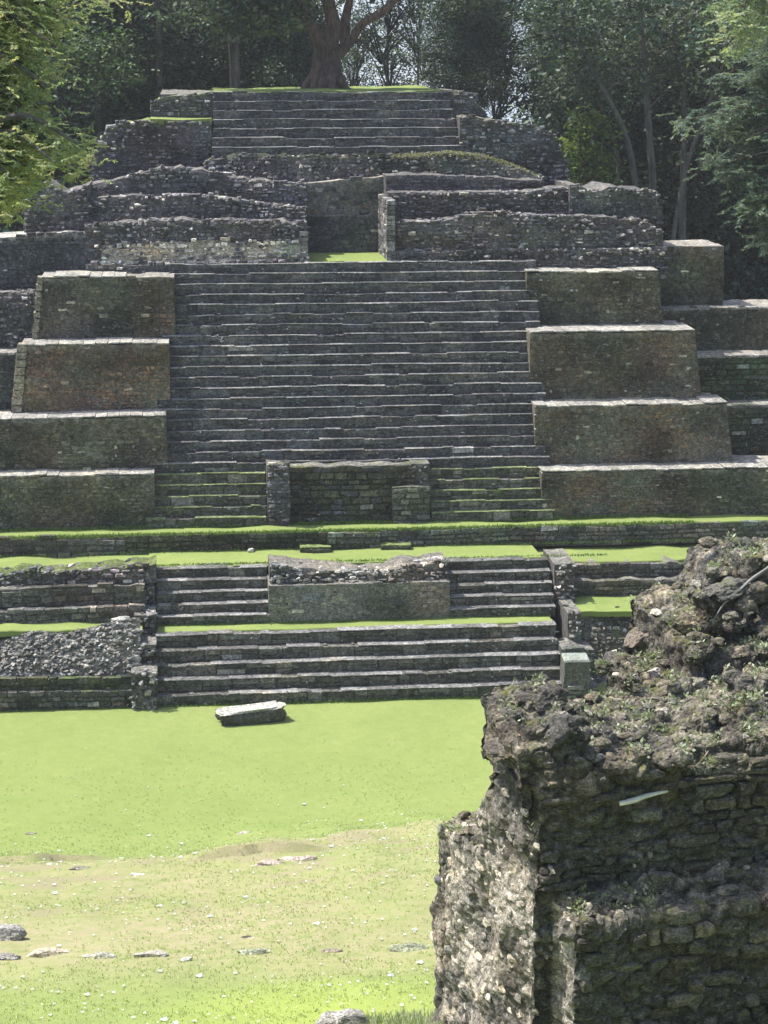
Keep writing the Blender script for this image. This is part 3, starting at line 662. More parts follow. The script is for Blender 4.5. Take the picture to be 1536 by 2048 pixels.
wall(mb, onY(325, 420, Y2)[0], onY(612, 420, Y2)[0], Y2, onY(450, 445, Y2)[1], outline([(325, 392), (420, 393), (520, 408), (575, 412), (612, 416)], Y2), 'darkr', .1, 1.3, cap=(.13, .125, .12), rag=.08, seed=70)
wall(mb, onY(135, 420, Y2)[0], onY(330, 420, Y2)[0], Y2 + .1, onY(200, 470, Y2)[1], outline([(135, 400), (190, 402), (260, 392), (330, 398)], Y2), 'rubble', .15, 1.3, cap=(.13, .125, .12), rag=.12, seed=71, spec=RB[:4] + DK)
Y3 = YS + 2.63
wall(mb, onY(150, 400, Y3)[0], onY(616, 400, Y3)[0], Y3, onY(300, 470, Y3)[1] - .4, outline([(150, 392), (190, 374), (260, 352), (330, 338), (420, 342), (500, 360), (616, 370)], Y3), 'darkr', .2, 1.6, cap=(.13, .125, .12), rag=.12, seed=72)
wall(mb, onY(45, 400, YS + 1.35)[0], onY(178, 400, YS + 1.35)[0], YS + 1.35, onY(100, 475, YS + 1.35)[1] - .3, outline([(42, 470), (50, 388), (92, 366), (122, 386), (178, 378)], YS + 1.35), 'rubble', .12, 2.4, cap=(.13, .125, .12), rag=.1, seed=73, spec=RB[:4] + DK)
mb.build('rubble_shoulder', M_stone, temple)
mb = MB()
wall(mb, onY(776, 400, Y2)[0], onY(1142, 400, Y2)[0], Y2, onY(950, 448, Y2)[1] - .1, outline([(776, 386), (900, 386), (1050, 384), (1142, 376)], Y2), 'darkr', .06, 1.3, cap=(.13, .125, .12), rag=.04, seed=74)
wall(mb, onY(772, 370, Y3 + .1)[0], onY(1085, 370, Y3 + .1)[0], Y3 + .1, onY(950, 392, Y3)[1], outline([(772, 352), (880, 352), (1000, 358), (1085, 362)], Y3 + .1), 'dark', .1, 1.5, cap=(.13, .125, .12), rag=.06, seed=75)
wall(mb, onY(1140, 400, YS + 1.5)[0], onY(1326, 400, YS + 1.5)[0], YS + 1.5, onY(1200, 445, YS + 1.5)[1] - .4, outline([(1138, 372), (1160, 368), (1185, 384), (1235, 376), (1318, 386), (1326, 420), (1330, 490)], YS + 1.5), 'rubble', .1, 2.6, cap=(.13, .125, .12), rag=.1, seed=76, spec=RB[:3] + DK)
mb.build('rubble_shoulder', M_stone, temple)
mb = MB(); Y4 = YS + 3.93
wall(mb, onY(408, 340, Y4)[0], onY(1090, 340, Y4)[0], Y4, onY(700, 372, Y4)[1] - .2, outline([(408, 330), (425, 316), (480, 310), (600, 313), (740, 312), (900, 306), (965, 312), (1040, 336), (1090, 358)], Y4), 'rubble', .35, 1.8, cap=(.16, .18, .08), rag=.1, seed=80, spec=RB[:4] + DKR[:2])
mb.build('rubble_band', M_mossy, temple)
# U3 shoulders and top tier
mb = MB(); Y5 = YS + 5.0
wall(mb, onY(180, 300, Y5)[0], onY(424, 300, Y5)[0], Y5, onY(300, 352, Y5)[1] - .6, outline([(178, 350), (184, 312), (204, 272), (238, 246), (300, 243), (424, 243)], Y5), 'darkr', .1, 3.0, cap=(.14, .18, .06), rag=.08, seed=81)
flat(mb, onY(300, 240, Y5)[0], onY(424, 240, Y5)[0], Y5 + .2, Y5 + 1.6, onY(350, 241, Y5 + .2)[1] + .05, c=(0, 0, 0), m=1, amp=.03)
mb.build('shoulder_wall', [M_stone, M_strip], temple)
mb = MB()
wall(mb, onY(922, 300, Y5 - .6)[0], onY(1148, 300, Y5 - .6)[0], Y5 - .6, onY(1100, 432, Y5)[1] - .3, outline([(922, 234), (1000, 242), (1078, 254), (1108, 270), (1126, 296), (1140, 345), (1146, 430)], Y5 - .6), 'darkr', .1, 3.5, cap=(.2, .2, .14), rag=.1, seed=82)
mb.build('shoulder_wall', M_mossy, temple)
zbs = onY(680, 312, (YS + 4.6))[1]; zts = onY(680, 184, (YS + 6.6))[1]
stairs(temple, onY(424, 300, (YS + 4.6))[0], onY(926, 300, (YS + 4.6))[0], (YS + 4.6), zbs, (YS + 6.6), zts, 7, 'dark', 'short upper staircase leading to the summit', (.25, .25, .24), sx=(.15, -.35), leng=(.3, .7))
mb = MB()
wall(mb, onY(300, 210, (YS + 6.4))[0], onY(430, 210, (YS + 6.4))[0], (YS + 6.4), onY(350, 250, (YS + 6.4))[1] - .4, outline([(300, 222), (306, 206), (322, 196), (430, 184)], (YS + 6.4)), 'darkr', .1, 3.2, cap=(.14, .18, .06), rag=.05, seed=83, spec=RB[:4] + DK[:2])
mb.build('top_wall', M_stone, temple); mb = MB()
wall(mb, onY(888, 210, (YS + 6.4))[0], onY(978, 210, (YS + 6.4))[0], (YS + 6.4), onY(930, 245, (YS + 6.4))[1] - .4, outline([(888, 183), (930, 186), (955, 204), (978, 236)], (YS + 6.4)), 'darkr', .1, 3.2, cap=(.14, .17, .06), rag=.05, seed=84)
mb.build('top_wall', M_stone, temple)
mb = MB(); xt0, xt1 = onY(320, 200, YS + 6.7)[0], onY(960, 200, YS + 6.7)[0]
flat(mb, onY(428, 184, YS + 6.7)[0], onY(900, 184, YS + 6.7)[0], YS + 6.75, YS + 15, zts + .02, c=(0, 0, 0), amp=.06, m=1)
wall(mb, xt0, xt1, YS + 7, 8, zts - .08, 'dark', .0, 8, rag=.02)
wall(mb, onY(330, 250, YS + 6)[0], onY(960, 250, YS + 6)[0], YS + 6, 0, onY(680, 250, YS + 6)[1] - .3, 'dark', .02, 12, rag=.02)
wall(mb, onY(190, 400, YS + 3)[0], onY(1120, 400, YS + 3)[0], YS + 3, 0, zt + 1.2, 'dark', .02, 18, rag=.02)
wall(mb, -9, 20, YS + 1.5, 0, RTI[1][2], 'dark', .02, 20, rag=.02)
mb.build('core', [M_stone, M_strip], temple)

# ================================================================== LOOSE STONES
def boulder(name, u, v, D, size, sc, c, label, cat='rock', lvl=4, group=None, rot=0, zoff=0, z=None, seed=0, mat=None, tilt=0):
    if z is None:
        # put it where the sight line meets the ground
        for d in np.arange(15, 60, .05):
            p = atD(u, v, d)
            if p[2] <= float(terr(p[0], p[1])): break
        p = np.array([p[0], p[1], float(terr(p[0], p[1]))])
    else:
        x, y = onZ(u, v, z); p = np.array([x, y, z])
    vv, t = RT_[lvl][seed % len(RT_[lvl])]; a = rot
    Rz = np.array([[math.cos(a), -math.sin(a), 0], [math.sin(a), math.cos(a), 0], [0, 0, 1]])
    Ry = np.array([[math.cos(tilt), 0, math.sin(tilt)], [0, 1, 0], [-math.sin(tilt), 0, math.cos(tilt)]])
    w_ = (vv * np.array(sc) * size) @ Ry.T @ Rz.T; w_[:, 2] += zoff
    m = MB(); m.add(w_, t=t, c=c); o = m.build(name, mat or M_rock, smooth=False); o.location = p
    return tag(o, label, cat, group)
# big slab on the lawn: own shape, a flat topped block with chipped sides
def slab():
    x, y = onZ(503, 1450, 0); m = MB(); v, t = ICO[4]; v = v.copy(); q = np.sign(v) * np.abs(v) ** .28
    q = q * np.array([.88, .32, .20]); 
    q[:, 0] += .12 * (q[:, 2] > 0) * np.sign(q[:, 0]) * 0
    q[:, 2] = np.where(q[:, 2] > 0, q[:, 2] * (1 + .12 * (q[:, 0] + .2)), q[:, 2])
    q[:, 1] *= 1 - .18 * q[:, 0] ** 2
    q *= (1 + .14 * fbm(v * 2.6, 4, 4))[:, None]; q += (.02 * fbm(q * 9, 3, 8))[:, None] * v
    low = np.clip(-q[:, 2] / .25, 0, 1); q[:, :2] *= (1 - .12 * low)[:, None]
    c = np.where((v[:, 2] > .55)[:, None], np.array([[.42, .41, .38]]), np.array([[.07, .068, .062]]))  # sunlit top and shaded sides painted as lighter and darker stone
    m.add(q + np.array([0, 0, .22]), t=t, c=c); o = m.build('stone_slab', M_rock); o.location = (x, y + .28, -.02); o.rotation_euler = (R_(3), R_(-2), R_(9)); return o
tag(slab(), 'large flat topped grey stone block lying alone on the bright lawn', 'stone')
boulder('boulder', 14, 1880, 0, .24, (1.25, .8, .62), (.30, .29, .27), 'dark pitted boulder on dry grass at the edge of the lawn', lvl=4, zoff=.1, seed=1)
boulder('boulder', 690, 2062, 0, .33, (1.05, .7, .75), (.36, .34, .32), 'pale grey boulder poking up at the bottom beside the ruined wall', lvl=4, zoff=.0, seed=2)
boulder('small_stone', 502, 1104, 0, .16, (1, .7, .5), (.5, .48, .44), 'small pale stone on the platform grass before the low wall', 'stone', 3, z=z1, zoff=.05, seed=3)
boulder('small_stone', 488, 1238, 0, .3, (1.1, .7, .4), (.5, .5, .47), 'pale stone at foot of stair', 'stone', 3, z=zr1, seed=4) if False else None
o = boulder('round_stone', 0, 0, 0, .26, (1.25, .8, .45), (.48, .47, .44), 'pale rounded stone capping the rubble bank beside the lower stair', 'stone', 3, z=5, seed=4)
xx, zz = onY(243, 1240, 1.75); o.location = (xx, 1.75, zz)
flats = [(100, 1912, .30, 'longest cream flat stone in the row edging the dry grass'), (205, 1916, .2, 'grey flat stone just after the longest cream one in the row'), (300, 1913, .2, 'grey flat stone mid row on the dry grass edge'), (372, 1922, .11, 'small white lump below the row of flat stones'), (508, 1908, .2, 'grey green flat stone past the gap in the row'), (15, 1918, .22, 'dark rimmed flat stone at the very start of the row'), (820, 1900, .26, 'mossy flat stone at the end of the row near the ruin'), (660, 1905, .14, 'thin brown flat stone before the mossy end of the row')]
for i, (u, v, s, l) in enumerate(flats):
    boulder('flat_stone', u, v, 0, s, (1.3, .55, .28), ((.5, .43, .33), (.38, .37, .3), (.36, .34, .29), (.55, .54, .5), (.3, .32, .24), (.25, .24, .22), (.25, .27, .18), (.3, .25, .2))[i], l, 'stone', 3, group='flat stones along the edge of the dry grass', seed=i, zoff=.02)
mids = [(487, 1667, .16, (.4, .36, .32), 'pinkish flat stone on the far rim of the dry patch'), (600, 1722, .3, (.42, .36, .3), 'broad reddish stone half buried in the dry patch'), (545, 1728, .22, (.4, .33, .28), 'brown stone beside the broad reddish one in the dry patch'), (495, 1876, .07, (.1, .09, .08), 'small dark stone alone on the dry grass'), (60, 1668, .1, (.2, .19, .15), 'dark flat stone on the far left rim of the dry patch'), (160, 1738, .14, (.2, .19, .16), 'grey stone sunk in dry grass left of the reddish stones'), (275, 1750, .13, (.5, .48, .43), 'pale chip sunk in dry grass nearest the grey stone')]
for i, (u, v, s, c, l) in enumerate(mids):
    boulder('stone', u, v, 0, s, (1.5, .7, .3), c, l, 'stone', 3, group='half buried stones in the dry patch', seed=i + 3, zoff=.0)
# squared block by the right pier
mb = MB(); bxx, bzz = onY(1150, 1350, -.1)
c_ = (.10, .10, .095); Vq = []
w2, d2, h2 = .36, .38, .72
for zz_, s in ((0, 1.06), (h2 * .5, 1.0), (h2, .96)):
    for a_, b_ in ((-1, -1), (1, -1), (1, 1), (-1, 1)): Vq.append((a_ * w2 * s + random.uniform(-.02, .02), b_ * d2 * s + random.uniform(-.02, .02), zz_ + random.uniform(-.02, .02)))
mb.add(Vq, q=[[0, 1, 5, 4], [1, 2, 6, 5], [2, 3, 7, 6], [3, 0, 4, 7], [4, 5, 9, 8], [5, 6, 10, 9], [6, 7, 11, 10], [7, 4, 8, 11]], c=c_)
mb.add([(a_ * w2 * .98, b_ * d2 * .98, h2 + .0) for a_, b_ in ((-1, -1), (1, -1), (1, 1), (-1, 1))] + [(a_ * w2 * .9, b_ * d2 * .9, h2 + .05) for a_, b_ in ((-1, -1), (1, -1), (1, 1), (-1, 1))], q=[[0, 1, 5, 4], [1, 2, 6, 5], [2, 3, 7, 6], [3, 0, 4, 7], [4, 5, 6, 7]], c=(.27, .305, .27))
o = mb.build('stone_block', M_rock); o.location = (bxx, -.15, .36); o.rotation_euler = (0, 0, R_(-3))
tag(o, 'squared dark stone block with a pale green top beside the lower stair pier', 'stone')

# ================================================================== FOREGROUND RUIN
AL = R_(18)
E1 = RT * math.cos(AL) + FH * math.sin(AL); E2 = -RT * math.sin(AL) + FH * math.cos(AL)
P0 = atD(1072, 1790, 20.0); P0 = np.array([P0[0], P0[1], 0.0])
def LW_(a, b, z): return P0 + E1 * a + E2 * b + ZZ * z
def zof(u, v, D): return atD(u, v, D)[2]
zF = zof(1100, 1540, 20)          # top edge of the front wall
zLg = zof(1200, 1800, 20)         # mossy ledge
zFl = zof(1200, 1865, 19.6)       # its lower lip
zBase = 4.0
zLeft = zof(915, 1668, 22.3); zCap = zof(1050, 1378, 21.4); zTop = zof(1450, 1095, 24.0); zCapF = zof(1060, 1450, 20.4)
ruin = empty('ruined_wall', tuple(LW_(1.5, 1.5, zBase)), 'broken foreground ruin of dark stone courses topped with mossy rubble', 'ruin')
ROFF = np.array(ruin.location)
rm = MB()
CQ = [[0, 3, 2, 1], [4, 5, 6, 7], [0, 1, 5, 4], [1, 2, 6, 5], [2, 3, 7, 6], [3, 0, 4, 7]]
def hexa(pts8): rm.add([LW_(*p) for p in pts8], q=CQ)
def hb(a0, a1, b0, b1, z0, z1_, dz=(0, 0, 0, 0), sh=0):
    hexa([(a0, b0, z0), (a1, b0, z0), (a1, b1, z0), (a0, b1, z0), (a0 + sh, b0 + sh, z1_ + dz[0]), (a1, b0 + sh, z1_ + dz[1]), (a1, b1, z1_ + dz[2]), (a0 + sh, b1, z1_ + dz[3])])
hb(.22, 7, -.42, .8, zBase, zFl, (0, -.15, .1, .15), .03)               # lower projecting wall
hb(.5, 7, -.2, .9, zBase, zLg, (0, 0, .1, .1), .1)                      # ledge slope
hb(.0, 1.2, .08, 1.5, zBase, zF - .12, (0, .0, .1, .1), .05)
hb(.7, 7, .08, 2.2, zBase, zF - .12, (0, .0, .2, .1), .05)              # main wall
hb(2.2, 7, 2, 3.5, zBase, zF - .1, (0, .0, .2, .1), .05)
hb(-.06, .5, .02, 2.9, zBase, zLeft + .0, (.35, .35, -.05, -.05), .04)  # left body
hb(-.04, 1.0, .3, 1.35, zF - .9, zF + .1, (0, 0, 0, 0), .0)
hb(-.16, .62, .2, 1.35, zF - .25, zCapF, (-.1, 0, .3, .2), .04)         # overhanging cap
hb(.22, .95, .6, 1.85, zF, zCap - .05, (-.1, -.1, 0, 0), .05)
hb(.6, 7, .25, 2.0, zF - .5, zF, (0, .15, .4, .1), .1)
hb(2.2, 7, 1.8, 3.2, zF - .5, zF + .1, (0, .15, .2, .0), .1)
hb(2.7, 8, 1.9, 4.0, zF - .5, zF + .45, (-.1, .3, .55, .15), .1)
hb(2.9, 8, 2.3, 4.2, zF - .4, zTop - .42, (-.25, .15, .1, -.2), .2)
hb(3.5, 8, 2.8, 4.4, zF, zTop - .08, (-.2, -.1, 0, -.1), .25)
hb(3.7, 4.2, 2.7, 3.2, zTop - .3, zTop + .1)
def place_ball(a, b, z, r, sc=(1, 1, .7)):
    v, t = RT_[2][random.randrange(14)]
    rm.add((v @ rotm().T) * r * np.array(sc) + LW_(a, b, z), t=t)
def mound(a, b):
    """approximate height of the rubble top"""
    z = zF + .02 + .17 * max(0, b - .2)
    z += max(0, min(1, (a - 1.9) / 1.7)) * max(0, min(1, (b - 1.2) / 2)) * (zTop - .15 - (zF + .5))
    return z
for _ in range(140):
    a = random.uniform(.3, 6.5); b = random.uniform(.1, 4.2)
    if a < (.3 if b < 1.0 else .65 + .44 * b): continue
    place_ball(a, b, mound(a, b) - .05, random.uniform(.10, .26))
for _ in range(26):
    place_ball(random.uniform(-.05, .6), random.uniform(.25, 1.3), random.uniform(zF - .1, zCapF + .05), random.uniform(.1, .2))
for _ in range(22):
    place_ball(random.uniform(2.9, 4.4), random.uniform(2.2, 3.2), random.uniform(zF + .3, zTop - .15), random.uniform(.12, .3))
for _ in range(30):
    place_ball(random.uniform(.3, 6), random.uniform(-.4, .1), zLg - .05 + random.uniform(-.06, .03), random.uniform(.06, .14))
me = rm.mesh('tmp_ruin', []); tmp = bpy.data.objects.new('tmp_ruin', me); col.objects.link(tmp)
md = tmp.modifiers.new('r', 'REMESH'); md.mode = 'VOXEL'; md.voxel_size = .028
dg = bpy.context.evaluated_depsgraph_get(); ev = tmp.evaluated_get(dg); m2 = ev.to_mesh()
nv = len(m2.vertices); V = np.empty(nv * 3, np.float32); m2.vertices.foreach_get('co', V); V = V.reshape(-1, 3).astype(float)
NV = np.empty(nv * 3, np.float32); m2.vertices.foreach_get('normal', NV); NV = NV.reshape(-1, 3).astype(float)
FQ = np.array([p.vertices[:] for p in m2.polygons if len(p.vertices) == 4]); FT = np.array([p.vertices[:] for p in m2.polygons if len(p.vertices) == 3])
ev.to_mesh_clear(); bpy.data.objects.remove(tmp)
# keep only the connected mass (drop any crumb that would float)
lab = np.arange(nv); ED = np.concatenate([np.stack([FQ[:, i], FQ[:, (i + 1) % 4]], 1) for i in range(4)] + ([np.stack([FT[:, i], FT[:, (i + 1) % 3]], 1) for i in range(3)] if len(FT) else []))
while True:
    m_ = np.minimum(lab[ED[:, 0]], lab[ED[:, 1]]); new = lab.copy(); np.minimum.at(new, ED[:, 0], m_); np.minimum.at(new, ED[:, 1], m_); new = new[new]
    new = new[new]
    if (new == lab).all(): break
    lab = new
bigl = np.bincount(lab).argmax(); FQ = FQ[(lab[FQ] == bigl).all(1)]; FT = FT[(lab[FT] == bigl).all(1)] if len(FT) else FT
remap = np.full(nv, -1); remap[lab == bigl] = np.arange((lab == bigl).sum()); FQ = remap[FQ]; FT = remap[FT] if len(FT) else FT
V = V[lab == bigl]; NV = NV[lab == bigl]
lz = (V - P0); A_ = lz @ E1; B_ = lz @ E2; Zr = V[:, 2]
loc3 = np.stack([A_, B_, Zr], -1)
w1, w2_, wid = worley(np.stack([A_ * 4.2, B_ * 4.2, Zr * 6.5], -1) + .35 * fbm(loc3 * 3, 2, 3)[:, None], 5)
edge = np.clip((w2_ - w1) * 3.2, 0, 1)
w1b, w2b, widb = worley(loc3 * 11 + .3 * fbm(loc3 * 8, 2, 6)[:, None], 15)
edgeb = np.clip((w2b - w1b) * 3, 0, 1)
leftf = -(NV @ E1)
disp = .10 * fbm(loc3 * 1.5, 3, 31) + .045 * (edge - .7) * np.clip(1 - leftf * .7, .3, 1) + .03 * (wid - .5) * edge + .02 * (edgeb - .6) + .022 * fbm(loc3 * 9, 3, 37)
# frontal courses: horizontal joints
V2 = V + NV * disp[:, None]
up = NV[:, 2]; leftf = -(NV @ E1)
pal_d = np.array([.082, .074, .062]); pal_g = np.array([.12, .118, .112]); pal_lit = np.array([.54, .49, .42]); pal_t = np.array([.27, .245, .195])
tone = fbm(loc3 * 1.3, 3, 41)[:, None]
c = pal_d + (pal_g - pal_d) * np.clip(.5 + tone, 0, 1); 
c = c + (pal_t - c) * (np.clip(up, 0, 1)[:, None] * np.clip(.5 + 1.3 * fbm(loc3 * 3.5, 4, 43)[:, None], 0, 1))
# the broken left end is painted paler below the overhang, for the sunlight it catches
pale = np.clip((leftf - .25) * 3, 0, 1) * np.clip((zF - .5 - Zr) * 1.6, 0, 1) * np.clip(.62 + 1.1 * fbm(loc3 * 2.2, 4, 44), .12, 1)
c = c + (pal_lit - c) * (pale * .75)[:, None]
c = c * (.75 + .5 * wid)[:, None] * (.6 + .4 * edge)[:, None] * (.7 + .5 * widb)[:, None]
warm = np.clip(fbm(loc3 * 1.1 + 9, 3, 47), 0, 1)[:, None]; c = c * (1 + warm * np.array([[.12, .03, -.06]]))
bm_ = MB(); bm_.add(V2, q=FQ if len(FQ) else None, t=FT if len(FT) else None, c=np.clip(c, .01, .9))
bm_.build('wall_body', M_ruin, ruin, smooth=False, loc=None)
body = ruin.children[0]; body.matrix_parent_inverse = Matrix.Translation(-Vector(ROFF))
from mathutils.bvhtree import BVHTree
bvh = BVHTree.FromPolygons([tuple(p) for p in V2], [tuple(int(i) for i in f) for f in (list(FQ) + list(FT))])
def addpart(mb, name, mat, smooth=False):
    o = mb.build(name, mat, ruin, smooth); o.matrix_parent_inverse = Matrix.Translation(-Vector(ROFF)); return o
RC = [((.09, .084, .073), 3), ((.068, .06, .05), 3), ((.12, .11, .094), 1.6), ((.27, .24, .19), 1), ((.4, .36, .3), .25)]
RCT = [((.10, .09, .07), 4), ((.14, .125, .095), 4), ((.17, .155, .125), 2), ((.27, .25, .21), 1.4), ((.42, .39, .34), .4)]
# coursed stones of the front wall
mb = MB()
def frontrock(a, z, L, h, b_guess, c, lvl=3):
    o = LW_(a, -2.5, z); hit = bvh.ray_cast(Vector(o), Vector(E2), 6)
    if hit[0] is None: return
    p = np.array(hit[0]); v, t = RT_[lvl][random.randrange(len(RT_[lvl]))]
    v = np.sign(v) * np.abs(v) ** .5; v = v * np.array([L / 2, .085, h / 2]); k = rng.normal(scale=.06); v[:, 2] += v[:, 0] * k
    v *= (1 + .16 * fbm(v * 14 + a * 9, 4, 5))[:, None]
    w_ = np.outer(v[:, 0], E1) + np.outer(v[:, 1], E2) + np.outer(v[:, 2], ZZ) + p + E2 * .015
    mb.add(w_, t=t, c=c)
z = zLg + .03
while z < zF - .12:
    h = random.uniform(.085, .16); a = random.uniform(.02, .15)
    while a < 5.2:
        L = random.uniform(.14, .42) if random.random() > .15 else random.uniform(.45, .6)
        # upper left of the face has lost its facing
        keep = .93 if (a > 1.7 or z < zLg + .32) else .25
        if random.random() < keep: frontrock(a + L / 2, z + h / 2, L - .01, h - .008, 0, pick(RC[:3]))
        a += L
    z += h
z = zBase + .8
while z < zFl - .1:
    h = random.uniform(.10, .2); a = random.uniform(.2, .35)
    while a < 5.2:
        L = random.uniform(.15, .45)
        if random.random() < .5: frontrock(a + L / 2, z + h / 2, L - .01, h - .01, 0, pick(RC[:3]))
        a += L
    z += h
addpart(mb, 'stone_courses', M_ruin)
# stones in the broken left end
mb = MB()
for _ in range(330):
    b = random.uniform(.0, 2.9); z = random.uniform(zBase + 1.2, zF - .4)
    hit = bvh.ray_cast(Vector(LW_(-2.5, b, z)), Vector(E1), 6)
    if hit[0] is None: continue
    r = random.uniform(.03, .11); v, t = RT_[3][random.randrange(10)]
    v = v * np.array([.45, 1.3, .6]) * r
    w_ = np.outer(v[:, 0], E1) + np.outer(v[:, 1], E2) + np.outer(v[:, 2], ZZ) + np.array(hit[0]) + E1 * r * .2
    mb.add(w_, t=t, c=pick([((.42, .37, .3), 3), ((.3, .27, .23), 3), ((.2, .19, .17), 2), ((.6, .54, .45), 1.5), ((.12, .12, .11), 1.5)]))
for k in range(0):                                             # pale quoin strip at the near corner
    z = zBase + 1.4 + k * (zF - 1.0 - zBase - 1.2) / 16 + random.uniform(-.04, .04)
    hit = bvh.ray_cast(Vector(LW_(-2.5, .18 + random.uniform(-.06, .1), z)), Vector(E1), 6)
    if hit[0] is not None: rock(mb, np.array(hit[0]), random.uniform(.07, .12), (.62, .56, .47), 3, (.7, 1, 1.1))
addpart(mb, 'broken_core', M_ruin)
# rubble lying on top
mb = MB(); tops = []
for _ in range(2000):
    a = random.uniform(-.1, 6.2); b = random.uniform(-.35, 4.4); hit = bvh.ray_cast(Vector(LW_(a, b, 14)), Vector((0, 0, -1)), 12)
    if hit[0] is None or hit[1][2] < .3: continue
    p = np.array(hit[0]); tops.append(p)
    r = .018 + .085 * random.random() ** 4
    if b < .1 : r *= .6
    rock(mb, p + ZZ * r * .12, r, pick(RCT), 3 if r > .07 else (2 if r > .04 else 1), (1.15, 1, .65))
addpart(mb, 'rubble', M_ruin)
def crest(u, v, D):
    for q_ in range(30):
        d = Vector(unit(ray(u, v + q_ * 8))); h = bvh.ray_cast(Vector(CAM), d, 60)
        if h[0] is not None: return np.array(h[0]) + np.array(d) * .08
    return atD(u, v, D)
# big jagged slabs at the broken crest
mb = MB()
for (u, v, D, L, th, ang) in ((1350, 1205, 22.8, .3, .08, 24), (1290, 1270, 22.2, .26, .1, 35), (1450, 1180, 23.4, .3, .1, 15), (1230, 1330, 21.7, .2, .13, 10), (1090, 1400, 20.8, .3, .13, 12), (1020, 1440, 20.6, .2, .1, 25), (1010, 1500, 20.4, .26, .1, 12), (1120, 1460, 20.3, .24, .12, 20), (1320, 1440, 20.9, .15, .1, 0), (1490, 1100, 23.8, .16, .14, 0), (1140, 1860, 19.4, .14, .11, 0), (1210, 1830, 19.4, .16, .05, 35), (1450, 1800, 19.6, .26, .1, 5)):
    vv, t = RT_[4][random.randrange(5)]
    vv = vv * np.array([L, .2, th]); vv *= (1 + .3 * fbm(vv * 9, 4, int(L * 100)))[:, None]; r_ = R_(ang)
    w_ = np.outer(vv[:, 0] * math.cos(r_) - vv[:, 2] * math.sin(r_), E1) + np.outer(vv[:, 1], E2) + np.outer(vv[:, 0] * math.sin(r_) + vv[:, 2] * math.cos(r_), ZZ) + crest(u, v, D)
    mb.add(w_, t=t, c=pick([((.09, .085, .078), 2), ((.12, .112, .1), 2), ((.14, .12, .105), 1)]))
addpart(mb, 'jagged_slabs', M_ruin)

# small plants on the ruin ------------------------------------------------
def leafq(mb, p, d, n, L, W, c, m=0):
    """one leaf: two quads folded along the midrib would be costly; a pointed quad is enough at this size"""
    s = np.cross(d, n); s /= (np.linalg.norm(s) + 1e-9)
    mb.add([p, p + d * L * .5 + s * W * .5, p + d * L, p + d * L * .5 - s * W * .5], q=[[0, 1, 2, 3]], c=c, m=m)
def leafs(mb, P, Dv, Nv, L, W, C):
    S = np.cross(Dv, Nv); S /= (np.linalg.norm(S, axis=1, keepdims=True) + 1e-9)
    L = L[:, None]; W = W[:, None]
    v = np.stack([P, P + Dv * L * .45 + S * W * .5, P + Dv * L, P + Dv * L * .45 - S * W * .5], 1)
    k = len(P); mb.add(v.reshape(-1, 3), q=np.arange(4 * k).reshape(k, 4), c=np.repeat(C, 4, 0))
mb = MB(); G1 = np.array([.19, .20, .09]); G2 = np.array([.42, .39, .25]); G3 = np.array([.33, .30, .19])
tp = [tops[i] for i in rng.integers(0, len(tops), 3000)]
PP, DD, NN, LL, WW, CC = [], [], [], [], [], []
for p in tp:
    if fbm(np.array([p * 1.8]), 3, 61)[0] < -.12: continue
    k = random.randint(4, 9); g = (G1, G2, G3)[random.randrange(3)]
    for _ in range(k):
        d = unit(rng.normal(size=3) * np.array([1, 1, .4]) + ZZ * .8); PP.append(p + rng.normal(size=3) * .035 + ZZ * .01); DD.append(d); NN.append(unit(rng.normal(size=3)))
        LL.append(random.uniform(.03, .08)); WW.append(random.uniform(.012, .035)); CC.append(g * random.uniform(.7, 1.4))
leafs(mb, np.array(PP), np.array(DD), np.array(NN), np.array(LL), np.array(WW), np.array(CC))
o = addpart(mb, 'small_plants', M_blade); o['kind'] = 'stuff'

# tubes -------------------------------------------------------------------
def tube(mb, pts, rad, n=8, c=(.3, .3, .3), nz=.12, seed=0, flute=0):
    pts = np.array(pts, float); rad = np.array(rad, float)
    # resample smoothly
    t = np.arange(len(pts)); k = (len(pts) - 1) * 5 + 1; tt = np.linspace(0, len(pts) - 1, k)
    sm = lambda a: np.interp(tt, t, a)
    Q = np.stack([sm(pts[:, i]) for i in range(3)], -1); rr = sm(rad)
    ker = np.array([1, 2, 3, 2, 1.]) / 9
    if k > 8:
        for i in range(3): Q[2:-2, i] = np.convolve(Q[:, i], ker, 'valid')
    T = unit(np.gradient(Q, axis=0)); ref = np.array([0.31, .95, .1]); S = unit(np.cross(T, ref)); B = np.cross(T, S)
    a = np.linspace(0, 2 * np.pi, n, endpoint=False)
    ring = np.cos(a)[None, :, None] * S[:, None] + np.sin(a)[None, :, None] * B[:, None]
    rmod = 1 + nz * vnoise(np.stack(np.broadcast_arrays(np.cos(a)[None] * 1.5, np.sin(a)[None] * 1.5, (np.arange(k) * .35)[:, None] + seed), -1), seed)
    if flute: rmod = rmod + flute * np.cos(a * 5 + seed)[None] * np.linspace(1, .2, k)[:, None]
    V = Q[:, None] + ring * (rr[:, None] * rmod)[..., None]
    i = np.arange(k * n).reshape(k, n); j = np.roll(i, -1, 1)
    mb.add(V.reshape(-1, 3), q=np.stack([i[:-1], j[:-1], j[1:], i[1:]], -1).reshape(-1, 4), c=c)
    for e in (0, -1): mb.add(np.concatenate([V[e], Q[e][None]]), t=[[x, (x + 1) % n, n] for x in range(n)], c=c)
